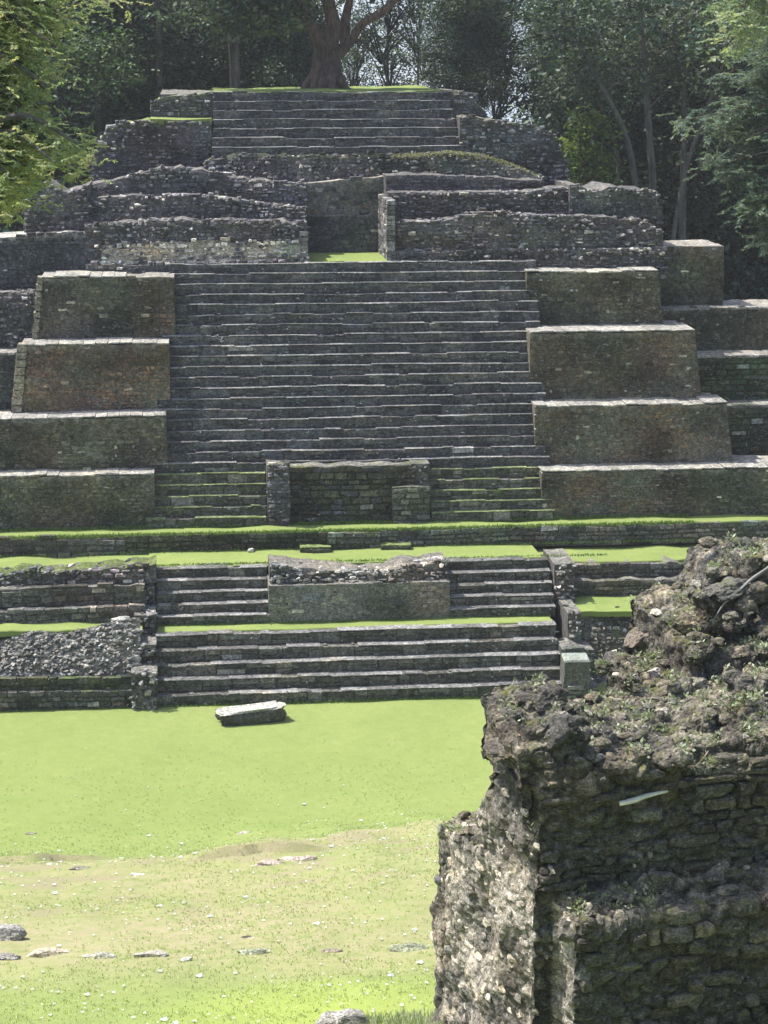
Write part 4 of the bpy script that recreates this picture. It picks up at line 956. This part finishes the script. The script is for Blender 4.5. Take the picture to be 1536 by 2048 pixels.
# white stick lying on the front face, twig, pale branch over the crest
def wood(name, pts, rad, label, cat, mat=M_dead, n=8):
    m = MB(); pts = [np.array(p) for p in pts]; c0 = pts[0].copy(); tube(m, pts, rad, n, nz=.2)
    m.v = [x - c0 for x in m.v]; o = m.build(name, mat, None, True); o.location = c0; return tag(o, label, cat)
def surf(u, v, off=.03):
    d = Vector(unit(ray(u, v))); h = bvh.ray_cast(Vector(CAM), d, 60)
    return np.array(h[0]) - np.array(d) * off if h[0] is not None else atD(u, v, 20)
wood('stick', [surf(1238, 1608, .05), surf(1262, 1602, .055), surf(1300, 1590, .055), surf(1335, 1582, .05)], [.026, .03, .026, .014], 'short white bleached stick lying on the dark ruined wall face', 'stick')
wood('branch', [surf(1425, 1245, .05), surf(1448, 1205, .09), surf(1470, 1190, .12), surf(1500, 1160, .12), surf(1535, 1138, .12), surf(1570, 1105, .14)], [.006, .012, .015, .018, .021, .022], 'pale grey branch slanting over the crest of the ruin', 'branch', bark_mat('old_branch', (.16, .16, .15), (.34, .34, .33), .02))
wood('twig', [surf(1345, 1530, .02), surf(1390, 1535, .03), surf(1405, 1520, .04), surf(1430, 1482, .05)], [.006, .008, .009, .005], 'thin brown twig curled on the ruin rubble', 'twig', bark_mat('twig_bark', (.2, .15, .1), (.35, .28, .2)))

# ================================================================== TREES
def foliage(mb, cen, rad, nclump, nleaf, L, cols, clump_r=(.5, 1.1), droop=.1, flatn=.5, shell=.55, g=rng, hollow=None):
    """leaf clumps spread through an ellipsoid crown"""
    cen = np.array(cen, float); rad = np.array(rad, float)
    d = unit(g.normal(size=(nclump, 3))); r = shell + (1 - shell) * g.random(nclump) ** .7
    lump = 1 + .3 * fbm(d * 1.7 + cen * .13, 2, int(abs(cen[0] * 7)) % 50)
    cc = cen + d * (r * lump)[:, None] * rad
    if hollow is not None: cc = cc[~hollow(cc)]
    nclump = len(cc)
    cr = g.uniform(*clump_r, size=nclump); tn = g.uniform(.35, 1.75, nclump); ci = g.integers(0, len(cols), nclump)
    P = np.repeat(cc, nleaf, 0) + g.normal(size=(nclump * nleaf, 3)) * np.repeat(cr, nleaf)[:, None] * np.array([.55, .55, .32])
    k = len(P); D = unit(g.normal(size=(k, 3)) * np.array([1, 1, .5]) + np.array([0, 0, -droop])); Nn = unit(g.normal(size=(k, 3)) * flatn + np.array([0, 0, 1]))
    C = np.array(cols)[np.repeat(ci, nleaf)] * (np.repeat(tn, nleaf) * g.uniform(.75, 1.25, k))[:, None]
    leafs(mb, P, D, Nn, g.uniform(.7, 1.3, k) * L, g.uniform(.4, .62, k) * L, C)
DG = [(.034, .062, .042), (.046, .078, .052), (.056, .084, .062), (.026, .046, .035), (.085, .12, .08)]
OG = [(.08, .105, .055), (.11, .125, .07), (.055, .08, .045)]
def crown_mesh(seed, R, H, cols, n, nl, L, shell=.35):
    g = np.random.default_rng(seed); m = MB(); foliage(m, (0, 0, 0), (R, R, H), n, nl, L, cols, (.7, 1.3), .3, .8, shell, g); return m.mesh('crown', [M_leafd])
CRM = [crown_mesh(200 + i, 2.9, 2.6, DG if i < 4 else OG, (120, 170, 200, 140, 110, 160)[i], 26, (.27, .3, .22, .34, .26, .2)[i]) for i in range(6)]
UND = [crown_mesh(300 + i, 2.4, 2.6, DG, 170, 26, .28) for i in range(3)]
def trunk_mesh(seed, H, r, lean=0, branches=3):
    g = np.random.default_rng(seed); m = MB(); k = 6
    pts = [(lean * H * (i / k) ** 1.3 + g.normal() * .12 * (i > 0), g.normal() * .12 * (i > 0), H * i / k) for i in range(k + 1)]
    tube(m, pts, [r * (1.35 if i == 0 else 1) * (1 - .5 * i / k) for i in range(k + 1)], 9, seed=seed)
    for b in range(branches):
        i = 3 + b % 3; p = np.array(pts[i]); a = g.uniform(0, 6.28); L = g.uniform(2, 3.5)
        tube(m, [p, p + np.array([math.cos(a) * L * .5, math.sin(a) * L * .5, L * .45]), p + np.array([math.cos(a) * L, math.sin(a) * L, L * .9])], [r * .42, r * .3, r * .14], 6, seed=seed + b)
    return m.mesh('trunk', [M_bark])
TRM = [trunk_mesh(400 + i, 16, .22, (-.06, .05, .02, .09)[i]) for i in range(4)]
gt = np.random.default_rng(5)
def jungle_tree(x, y, H, k, zone, s=1.0, nc=3, z0=0.0):
    root = empty('jungle_tree', (x, y, z0), zone[0], 'tree', zone[1])
    t = bpy.data.objects.new('trunk', TRM[k % 4]); col.objects.link(t); t.parent = root; t.scale = (s, s, H / 16); t.rotation_euler = (0, 0, gt.uniform(0, 6.28))
    for j in range(nc):
        c = bpy.data.objects.new('crown', CRM[(k + j) % 6]); col.objects.link(c); c.parent = root
        a = gt.uniform(0, 6.28); rr = gt.uniform(.8, 2.2) * s * (j > 0)
        c.location = (math.cos(a) * rr, math.sin(a) * rr, H + 1.5 - j * (1.5 if s > .8 else .95) + gt.uniform(-.5, .5)); c.rotation_euler = (gt.uniform(-.2, .2), gt.uniform(-.2, .2), gt.uniform(0, 6.28))
        f = s * gt.uniform(.85, 1.15); c.scale = (f, f, f * gt.uniform(.8, 1.05))
    return root
GL = ('dark leafy jungle tree behind the left shoulder of the pyramid', 'jungle trees behind the left shoulder')
GC = ('dark leafy jungle tree directly behind the summit of the pyramid', 'jungle trees behind the summit')
GR = ('dark leafy jungle tree behind the right shoulder of the pyramid', 'jungle trees behind the right shoulder')
k = 0
def P_at(u, Yw): return onY(u, 100, Yw)[0]
for (Yw, us, Hh) in ((31, (-150, -30, 80, 200, (1150, .5), 1290, 1380, 1480, 1580, 1680), 17.5), (36, (-90, 30, 130, 240, (470, .55), (560, .5), (930, .5), (1130, .45), 1310, 1400, 1500, 1600), 19.5), (42, (-120, 0, 90, 190, (285, .6), (540, .6), (600, .45), (970, .5), (1170, .5), 1290, 1390, 1490, 1580), 21), (50, (-60, 60, 160, (270, .7), (500, .6), (950, .5), (1200, .6), 1320, 1430, 1540), 22)):
    for u in us:
        u, q_ = u if isinstance(u, tuple) else (u, gt.uniform(.85, 1.1))
        x = P_at(u + gt.uniform(-20, 20), Yw); zone = GL if u < 400 else (GC if u < 960 else GR)
        jungle_tree(x, Yw + gt.uniform(-1.5, 1.5), Hh + gt.uniform(-1, 1.5), k, zone, q_, 6 if q_ > .8 else 8); k += 1
def sparse_mesh(seed, R, H, n, L, cols):
    g = np.random.default_rng(seed); m = MB(); foliage(m, (0, 0, 0), (R, R, H), n, 20, L, cols, (.28, .5), .3, .8, .15, g)
    for q in range(9):
        d = unit(g.normal(size=3)) * np.array([R, R, H * .8]); tube(m, [(0, 0, -H), d * .5 + np.array([0, 0, -H * .3]), d * .95], [.07, .045, .015], 5, (.05, .045, .04), seed=q)
    return m.mesh('crown', [M_leafd])
SPM = [sparse_mesh(700 + i, 2.1, 2.0, 88, .2, (DG[1:] + OG, DG, [(.11, .15, .08), (.14, .18, .09)] + DG)[i]) for i in range(3)]
def open_tree(u, Yw, H, k, zone, nc, s=1.0, step=1.9):
    x = P_at(u, Yw); root = empty('open_tree', (x, Yw, 0), zone[0], 'tree', zone[1])
    t = bpy.data.objects.new('trunk', TRM[k % 4]); col.objects.link(t); t.parent = root; t.scale = (.42, .42, H / 16); t.rotation_euler = (0, 0, gt.uniform(0, 6.28))
    for j in range(nc):
        c = bpy.data.objects.new('crown', SPM[(k + j) % 3]); col.objects.link(c); c.parent = root; a = gt.uniform(0, 6.28); rr = gt.uniform(.1, 1.0) * s
        c.location = (math.cos(a) * rr, math.sin(a) * rr, H + 1.2 - j * step * s); c.rotation_euler = (gt.uniform(-.3, .3), gt.uniform(-.3, .3), gt.uniform(0, 6.28)); c.scale = (s, s, s)
OL = ('thin open crowned tree with sky showing through, beside the summit tree', 'open crowned trees beside the summit tree')
for k_, (u, Yw, H, nc, s_) in enumerate(((760, 40, 19.5, 3, .7), (722, 55, 17.6, 4, .7), (835, 46, 20, 4, .7), (905, 38, 19, 5, .8), (790, 58, 15.6, 2, .9), (1015, 40, 19, 4, .8), (1090, 47, 19, 4, .75), (345, 44, 18.5, 4, .75), (430, 40, 19, 5, .8), (610, 50, 18.5, 4, 1.0), (545, 47, 19, 5, .9))):
    open_tree(u, Yw, H, k_, OL if 650 < u < 900 else (('thin open crowned tree above the left half of the pyramid', 'open crowned trees over the left half') if u < 650 else ('thin open crowned tree above the right shoulder of the pyramid', 'open crowned trees over the right shoulder')), nc, s_)
# bushes of the understorey
def bush(u, Yw, zc, s, zone, i, mesh=None):
    x = P_at(u, Yw); root = empty('jungle_shrub', (x, Yw, 0), zone[0], 'shrub', zone[1])
    m = MB(); g = np.random.default_rng(900 + i)
    for q in range(3): tube(m, [(0, 0, 0), (g.normal() * .3, g.normal() * .3, zc * .5), (g.normal() * .8, g.normal() * .8, zc)], [.09, .07, .03], 5, seed=i)
    m.build('stem', M_bark, root)
    c = bpy.data.objects.new('foliage', mesh or UND[i % 3]); col.objects.link(c); c.parent = root; c.location = (0, 0, zc); c.scale = (s, s, s * 1.15); c.rotation_euler = (0, 0, gt.uniform(0, 6.28))
SL = ('dark shrub mass under the trees behind the left shoulder', 'shrubs behind the left shoulder'); SR = ('dark shrub mass under the trees behind the right shoulder', 'shrubs behind the right shoulder')
SC = ('dark shrub mass under the trees behind the summit', 'shrubs behind the summit')
i = 0
for (u, Yw, zc, s) in ((-80, 27, 9, 1.3), (20, 28, 11, 1.3), (110, 30, 14, 1.3), (200, 32, 13.5, 1.2), (270, 33, 13.5, 1.1), (60, 33, 17, 1.4), (240, 36, 17.5, 1.2), (500, 37, 12.5, .9), (590, 39, 12.5, 1.0), (520, 45, 14.5, 1.2), (300, 45, 15, 1.2), (150, 42, 18, 1.3),
                       (1110, 33, 12, 1.0), (1180, 40, 15, 1.2), (1300, 40, 13, 1.4), (1400, 38, 11, 1.5), (1500, 36, 9, 1.5), (1380, 34, 8, 1.2), (1560, 33, 11, 1.5), (1480, 30, 7, 1.2), (1600, 30, 8, 1.3), (1440, 44, 15, 1.5), (1260, 46, 17, 1.4), (1560, 42, 14, 1.6), (960, 41, 11.5, .9), (1240, 33, 15, 1.2), (1340, 32, 12, 1.2), (1420, 32, 14, 1.2), (1520, 33, 14, 1.3), (1450, 31, 10, 1.2), (1540, 30, 10, 1.2), (1380, 36, 10, 1.3)):
    bush(u, Yw, zc, s, SL if u < 340 else (SC if u < 960 else SR), i); i += 1
# yellow green sunlit bush just right of the upper shoulder
mY = MB(); foliage(mY, (0, 0, 0), (1.1, 1.0, 2.3), 150, 22, .2, [(.12, .17, .03), (.16, .2, .04), (.08, .12, .03)], (.35, .6), .3, .8, .2, np.random.default_rng(77))
root = empty('vine_shrub', (P_at(1180, 24), 24, 0), 'yellow green vine covered shrub right of the upper right shoulder', 'shrub')
m = MB(); tube(m, [(0, 0, 0), (.2, 0, 6), (0, .1, 13)], [.14, .12, .06], 6); m.build('stem', M_bark, root)
c = bpy.data.objects.new('foliage', mY.mesh('foliage', [M_leafy])); col.objects.link(c); c.parent = root; c.location = (0, 0, 13.2)

# great tree on the summit
big = empty('summit_tree', (0, 0, 0), 'huge red brown tree with spreading roots growing on the summit', 'tree')
YT = YS + 11; x_, z_ = onY(655, 178, YT); gz = zts
big.location = (x_, YT, gz)
def bp(u, v, Yy): a, b = onY(u, v, Yy); return np.array([a - x_, Yy - YT, b - gz])
m = MB()
b0 = np.array([0, 0, -.2])
tube(m, [b0, (0.02, 0, .5), bp(652, 120, YT), bp(655, 85, YT)], [.6, .5, .42, .4], 20, seed=3, flute=.2, nz=.4)
tube(m, [bp(650, 115, YT), bp(632, 70, YT), bp(605, 20, YT - .2), bp(575, -60, YT - .5), bp(520, -160, YT - 1)], [.28, .23, .19, .15, .08], 10, seed=4, nz=.25)
tube(m, [bp(657, 100, YT), bp(668, 50, YT), bp(655, 0, YT + .1), bp(665, -90, YT + .3), bp(640, -200, YT)], [.32, .26, .22, .18, .1], 10, seed=5, nz=.25)
tube(m, [bp(668, 118, YT), bp(700, 85, YT), bp(725, 45, YT), bp(765, 25, YT - .2), bp(830, -40, YT - .3), bp(900, -120, YT - .5)], [.23, .19, .16, .14, .12, .06], 10, seed=6, nz=.25)
tube(m, [bp(690, 92, YT), bp(690, 40, YT + .4), bp(705, -20, YT + .7), bp(720, -90, YT + 1)], [.2, .17, .13, .07], 8, seed=7)
tube(m, [bp(618, 45, YT), bp(580, 30, YT - .6), bp(520, 20, YT - 1), bp(450, -20, YT - 1.2)], [.14, .11, .08, .04], 7, seed=8)
for (du, yy, r) in ((-52, -.2, .22), (-30, -.7, .26), (10, -.9, .24), (42, -.3, .22), (-45, .5, .2), (40, .6, .2), (-14, -1.0, .2)):
    e = onY(655 + du, 182, YT + yy); tube(m, [(e[0] - x_, yy, -.12), ((e[0] - x_) * .6, yy * .55, .28), ((e[0] - x_) * .3, yy * .25, .95), (0, 0, 1.6)], [r * .6, r, r * .9, r * .4], 8, seed=int(du) + 60, nz=.3)
m.build('trunk', M_barkr, big, True)
gb = np.random.default_rng(31); m = MB()
for (u, v, yy, R, n) in ((430, -90, -1, 2.6, 200), (560, -110, 0, 2.6, 200), (680, -180, 0, 3, 220), (880, -190, -.5, 2.8, 200), (1000, -70, 0, 1.9, 110), (480, 30, -1, 1.2, 60), (560, 25, -.6, .9, 40)):
    foliage(m, bp(u, v, YT + yy), (R, R, R * .62), n, 24, .26, DG + OG, (.4, .8), .3, .8, .3, gb)
m.build('crown', M_leafd, big)

# slender trees with pale trunks on the right
SLT = ('pale', [
    (1275, 378, 1252, 262, 1185, 140, 24.5, .11, 'slender pale trunked tree left of its straighter twin behind the right shoulder'),
    (1308, 380, 1300, 285, 1290, 140, 25.0, .13, 'straight pale trunked tree standing on the right shoulder beside the yellow shrub'),
    (1345, 470, 1372, 330, 1420, 200, 23.0, .08, 'thin leaning tree rising from the right wing towards the bluish tree'),
    (466, 150, 462, 80, 455, -10, 32.0, .12, 'slim grey trunked tree midway between left shoulder and summit tree'),
    (318, 190, 318, 90, 316, -10, 30.0, .14, 'grey straight trunked tree right above the top left corner wall'),
    (1186, 160, 1195, 200, 1240, 300, 27.0, .07, 'bare grey leaning tree among the dark trees on the right')])
for j, (u0, v0, u1, v1, u2, v2, Yy, r, lab) in enumerate(SLT[1]):
    A, B, Cc = [np.array([onY(u, v, Yy)[0], Yy, onY(u, v, Yy)[1]]) for u, v in ((u0, v0), (u1, v1), (u2, v2))]
    if A[2] > Cc[2]: A, Cc = Cc, A
    gr = A + (A - B) * .3; gr[2] = 0
    root = empty('slender_tree', tuple(gr), lab, 'tree'); m = MB()
    ext = Cc + (Cc - B) * .9
    tube(m, [gr - gr, (A + (gr - A) * .5) - gr, A - gr, B - gr, Cc - gr, ext - gr], [r * 1.5, r * 1.3, r * 1.1, r, r * .8, r * .4], 8, seed=j)
    gq = np.random.default_rng(j + 70)
    for b in range(5):
        t_ = gq.uniform(.2, 1); p = B + (ext - B) * t_ - gr; a = gq.uniform(0, 6.28); L = gq.uniform(.8, 1.8)
        tube(m, [p, p + np.array([math.cos(a) * L * .6, math.sin(a) * L * .5, L * .4]), p + np.array([math.cos(a) * L, math.sin(a) * L, L * .6])], [r * .4, r * .25, r * .1], 5, seed=b)
    m.build('trunk', M_bark, root, True)
    m = MB()
    foliage(m, ext - gr, (1.9, 1.9, 1.5), 80, 22, .24, OG + DG[:2], (.4, .8), .3, .8, .3, gq)
    foliage(m, Cc - gr, (1.2, 1.2, .9), 26, 20, .22, OG, (.3, .6), .3, .8, .3, gq)
    m.build('crown', M_leafd, root)

# near sunlit tree on the left: drooping sprays
def spray_tree(name, D, sprays, trunk_pts, cols, L, label, mat, per=34, width=.5, seed=1, fl=.6):
    g = np.random.default_rng(seed)
    tp = [atD(u, v, d) for u, v, d in trunk_pts]; base = np.array([tp[0][0], tp[0][1], float(terr(tp[0][0], tp[0][1])) if tp[0][1] < 0 else 0.0])
    root = empty(name, tuple(base), label, 'tree'); m = MB()
    pts = [base] + tp; tube(m, [p - base for p in pts], [.28] + [.24 - .03 * i for i in range(len(tp))], 10, seed=seed)
    ml = MB()
    for (ua, va, ub, vb, dd) in sprays:
        a = atD(ua, va, D + dd); b = atD(ub, vb, D + dd + g.uniform(-.6, .6)); mid = (a + b) / 2 + ZZ * .2
        tube(m, [a - base, mid - base, b - base], [.035, .022, .008], 5, seed=seed)
        n = per; t_ = g.random(n) ** .8
        ctr = (1 - t_)[:, None] ** 2 * a + 2 * (t_ * (1 - t_))[:, None] * mid + (t_ ** 2)[:, None] * b
        ctr = ctr + g.normal(size=(n, 3)) * np.array([1, 1, .55]) * width * .45
        k = 16; P = np.repeat(ctr, k, 0); ax_ = unit(np.repeat(g.normal(size=(n, 3)) * np.array([1, 1, .25]) + np.array([0, 0, -.35]), k, 0))
        s = np.tile(np.linspace(0, 1, k), n)[:, None]; P = P + ax_ * s * L * 3.2
        side = unit(np.cross(ax_, ZZ)) * np.where(np.tile(np.arange(k) % 2, n) == 0, 1, -1)[:, None]
        Dv = unit(side + ax_ * .7 + g.normal(size=P.shape) * .25 + np.array([0, 0, -.25])); Nn = unit(ZZ + g.normal(size=P.shape) * fl)
        ci = np.array(cols)[np.repeat(g.integers(0, len(cols), n), k)] * g.uniform(.75, 1.3, len(P))[:, None]
        leafs(ml, P - base, Dv, Nn, g.uniform(.8, 1.2, len(P)) * L, g.uniform(.35, .5, len(P)) * L, ci)
    # hidden trunk joins
    m.build('trunk', M_bark, root, True); ml.build('crown', mat, root); return root
gs = np.random.default_rng(12)
sp = []
for v in range(-60, 340, 16):
    wv = np.interp(v, [-60, 0, 60, 130, 170, 210, 260, 330], [170, 130, 120, 110, 95, 80, 80, 60])
    for _ in range(3):
        va = v + gs.uniform(-20, 20); sp.append((-150 + gs.uniform(-40, 60), va - 40, max(-60, wv * gs.uniform(.35, 1.0)), va + gs.uniform(10, 40), gs.uniform(-.8, .8)))
for _ in range(12): sp.append((-60, 230 + gs.uniform(0, 60), gs.uniform(110, 185), gs.uniform(290, 350), gs.uniform(-1, 1)))
for _ in range(8): sp.append((-120, 300 + gs.uniform(0, 60), gs.uniform(0, 90), gs.uniform(340, 400), gs.uniform(-1, 1)))
for _ in range(9): sp.append((-120, 370 + gs.uniform(0, 60), gs.uniform(-10, 30), gs.uniform(385, 430), gs.uniform(-1, 1)))
for _ in range(0): sp.append((-90, 520 + gs.uniform(0, 20), gs.uniform(-5, 10), gs.uniform(535, 560), gs.uniform(-1, 1)))
for _ in range(6): sp.append((-60, -120, gs.uniform(150, 230), gs.uniform(-60, 8), gs.uniform(-1, 1)))
YG = [(.27, .32, .16), (.22, .28, .15), (.32, .35, .18), (.18, .24, .14), (.33, .34, .2)]
spray_tree('leafy_tree', 16, sp, [(-420, 600, 16), (-330, 300, 16), (-250, 100, 16), (-200, -150, 16)], YG, .036, 'sunlit yellow green tree with feathery drooping leaves at the left edge', M_leafy, per=60, width=.3, seed=3)
sp = []
for (v0, reach) in ((60, 1500), (110, 1490), (160, 1450), (215, 1440), (240, 1345), (255, 1400), (275, 1440), (330, 1400), (345, 1440), (390, 1470), (430, 1490), (470, 1510)):
    for _ in range(7): sp.append((1640 + gs.uniform(-40, 40), v0 - 30 + gs.uniform(-12, 20), reach + abs(gs.normal()) * 50, v0 + gs.uniform(-8, 12), gs.uniform(-1.2, 1.2)))
BG2 = [(.11, .145, .095), (.14, .175, .11), (.09, .12, .085), (.16, .185, .12)]
spray_tree('leafy_tree', 58, sp, [(1720, 900, 58), (1690, 400, 58), (1670, 100, 58)], BG2, .14, 'blue green tree with flat layered boughs at the right edge', M_leafy, per=30, width=.6, seed=4)
sp = [(1560 + gs.uniform(-60, 60), -60 + gs.uniform(-40, 20), gs.uniform(1440, 1530), gs.uniform(-20, 120), gs.uniform(-1, 1)) for _ in range(22)]
spray_tree('leafy_tree', 50, sp, [(1760, 900, 50), (1700, 200, 50), (1640, -120, 50)], YG, .13, 'yellow green boughs hanging into the top right corner', M_leafy, per=24, width=.6, seed=5)
# hazy grey-green crown on the right
def crown_tree(name, u, v, Yw, rad, n, L, cols, label, trunk=.2, seed=0):
    x, z = onY(u, v, Yw); g = np.random.default_rng(seed); root = empty(name, (x, Yw, 0), label, 'tree'); m = MB()
    tube(m, [(0, 0, 0), (.2, 0, z * .5), (0, .1, z)], [trunk, trunk * .8, trunk * .4], 8, seed=seed); m.build('trunk', M_bark, root, True)
    m = MB(); foliage(m, (0, 0, z), rad, n, 24, L, cols, (.4, .8), .3, .7, .35, g); m.build('crown', M_leafd, root)
crown_tree('broadleaf_tree', 1370, 90, 27, (3.0, 2.2, 1.7), 260, .2, [(.10, .11, .075), (.12, .125, .085), (.08, .095, .06)], 'grey green feathery tree crown high behind the right shoulder', seed=8)
crown_tree('broadleaf_tree', 190, 130, 27.5, (2.0, 2.0, 1.7), 150, .2, [(.05, .09, .035), (.07, .11, .045)], 'mid green tree crown beside the sunlit tree at left', seed=9)
crown_tree('broadleaf_tree', 470, 10, 28, (3.2, 2.0, .9), 160, .2, [(.06, .09, .05), (.05, .08, .045)], 'mid green tree crown hanging above the top left of the pyramid', seed=10)

# ================================================================== GRASS BLADES, FLOWERS, WEEDS
def tufts(n, xr_, yr_, hh, cols, dens=None, name='grass', seed=1, lab=None, zf=terr, blades=4):
    g = np.random.default_rng(seed); x = g.uniform(*xr_, n); y = g.uniform(*yr_, n)
    if dens is not None: k = dens(x, y) > g.random(n); x, y = x[k], y[k]
    z = zf(x, y); P = np.repeat(np.stack([x, y, z], -1), blades, 0); k = len(P); P[:, :2] += g.normal(size=(k, 2)) * .02
    D = unit(g.normal(size=(k, 3)) * np.array([.5, .5, .1]) + ZZ); Nn = unit(g.normal(size=(k, 3)))
    C = np.array(cols)[g.integers(0, len(cols), k)] * g.uniform(.8, 1.25, k)[:, None]
    m = MB(); leafs(m, P, D, Nn, g.uniform(.6, 1.3, k) * hh, np.full(k, .016), C); return tag(m.build(name, M_blade), lab, None, None, 'stuff')
tufts(34000, (-7, 6.5), (-33, -3), .04, [(.36, .42, .18), (.42, .42, .24), (.32, .39, .15), (.45, .42, .28)], dens=lambda x, y: np.clip((-y - 1) / 16, .12, 1) * np.clip(.6 + .8 * fbm(np.stack([x * .5, y * .5, x * 0], -1), 3, 95), .1, 1), name='grass', seed=2, lab='short mown grass blades over the near slope', blades=3)
def near_ruin(x, y):
    d = np.stack([x, y], -1) - P0[:2]; a = d @ E1[:2]; b = d @ E2[:2]; return np.clip(1.1 - (np.abs(a + .45) / .7) ** 2, 0, 1) * ((b > -1.5) & (b < 3.6))
tufts(9000, (-1, 4), (-34, -26), .14, [(.36, .36, .22), (.27, .31, .15), (.42, .38, .27)], near_ruin, 'weeds', 3, 'tangled weeds and dry stalks at the foot of the ruin', blades=5)
# fallen white petals / daisies
g = np.random.default_rng(44); n = 1500; x = g.uniform(-7, 5.5, n); y = -33 + 30 * g.random(n) ** 1.2; k = g.random(n) < np.interp(y, [-33, -26, -15, -13, -3], [.9, .9, .9, .35, .05]); x, y = x[k], y[k]
m = MB()
for a, b in zip(x, y):
    s = random.uniform(.012, .032) if random.random() < .93 else random.uniform(.04, .06); z = float(terr(a, b)) + .03; an = random.uniform(0, 3)
    nn = 6; th = np.arange(nn) * 2 * np.pi / nn + an
    m.add(np.concatenate([[[a, b, z + s * .35]], np.stack([a + s * np.cos(th), b + s * .8 * np.sin(th), np.full(nn, z) + s * .3 * np.sin(th * 2)], -1)]), t=[[0, 1 + i, 1 + (i + 1) % nn] for i in range(nn)], c=np.array((.72, .70, .62)) * random.uniform(.7, 1.05))
tag(m.build('fallen_petals', leaf_mat('petal', trans=.1)), 'tiny white petals and pale chips strewn over the grass', None, None, 'stuff')
# mossy growth on the rubble band below the upper stair
PBm = [P2(u, v, Y4 + .25) for u, v in ((780, 312), (840, 309), (900, 304), (965, 311), (1010, 324), (1045, 338), (1075, 352))]
mm_ = MB(); g = np.random.default_rng(19); k = 1700; xs_ = g.uniform(PBm[0][0], PBm[-1][0], k); zs_ = np.interp(xs_, [p[0] for p in PBm], [p[1] for p in PBm]) - np.abs(g.normal(size=k)) * .07 + .03
Pm = np.stack([xs_, Y4 + .1 + g.random(k) * .5, zs_], -1); leafs(mm_, Pm, unit(g.normal(size=(k, 3)) + ZZ), unit(g.normal(size=(k, 3))), g.uniform(.03, .09, k), np.full(k, .035), np.array([(.25, .25, .15)]) * g.uniform(.6, 1.2, k)[:, None])
mm_.build('moss_growth', M_blade, temple)['kind'] = 'stuff'
# ragged grass fringes on ledges
m = MB(); g = np.random.default_rng(9)
def fringe(x0, x1, y, z, n, h=.07):
    k = n; P = np.stack([g.uniform(x0, x1, k), np.full(k, y) + g.normal(size=k) * .05, np.full(k, z)], -1); D = unit(g.normal(size=(k, 3)) * .4 + ZZ)
    leafs(m, P, D, unit(g.normal(size=(k, 3))), g.uniform(.5, 1.5, k) * h, np.full(k, .03), np.array([(.16, .22, .05)]) * g.uniform(.7, 1.3, k)[:, None])
fringe(-8, 15, YB + .05, z2, 8000, .1); fringe(-8, 15, yl + .08, z2 - .02, 6000, .09); fringe(-8, 12, yt + .1, z1, 3000, .06); fringe(-8, 12, -.02, 0, 3500, .06); fringe(xa, xb, yl2 - .02, zl, 2000, .07); fringe(-8, 15, yl - .05, z1, 2500)
tag(m.build('grass_fringe', M_blade), 'ragged grass growing along the feet of the walls', None, None, 'stuff')

# ================================================================== HAZE
hz = MB(); hz.add([(a * 520, b * 520 + 20, c) for c in (-73, 62) for a, b in ((-1, -1), (1, -1), (1, 1), (-1, 1))], q=CQ)
mh, nth, ndh, Lh = newmat('haze_air'); pv = nth.nodes.new('ShaderNodeVolumePrincipled'); pv.inputs['Density'].default_value = .00038
pv.inputs['Color'].default_value = (.93, .96, 1, 1); pv.inputs['Anisotropy'].default_value = .2
oo = nth.nodes.new('ShaderNodeOutputMaterial'); Lh.new(pv.outputs[0], oo.inputs['Volume'])
tag(hz.build('haze', mh), 'thin pale humid air over the whole site', None, None, 'stuff')
scene.cycles.volume_bounces = 0; scene.cycles.volume_max_steps = 64

# pale bright sky bank low behind the forest
sk = MB(); th = np.linspace(0, 2 * np.pi, 97); zz_ = np.array([-260, -120, 0, 60, 110])
Gs = np.stack([np.stack([780 * np.sin(th), 20 + 780 * np.cos(th), np.full(97, z)], -1) for z in zz_]); ii = np.arange(5 * 97).reshape(5, 97)
sk.add(Gs.reshape(-1, 3), q=np.stack([ii[:-1, :-1], ii[1:, :-1], ii[1:, 1:], ii[:-1, 1:]], -1).reshape(-1, 4))
ms, nts, nds, Ls = newmat('sky_bank'); em = nts.nodes.new('ShaderNodeEmission'); em.inputs[1].default_value = .42
tcs = N(nts, 'ShaderNodeTexCoord').outputs['Object']; Ls.new(ramp(nts, noise(nts, .006, 4, .6, tcs), [(.35, (.62, .80, 1.0)), (.6, (1.0, 1.0, 1.0))]), em.inputs[0])
oo = nts.nodes.new('ShaderNodeOutputMaterial'); Ls.new(em.outputs[0], oo.inputs[0])
tag(sk.build('sky', ms, smooth=True), 'bright pale sky seen through the trees', None, None, 'structure')
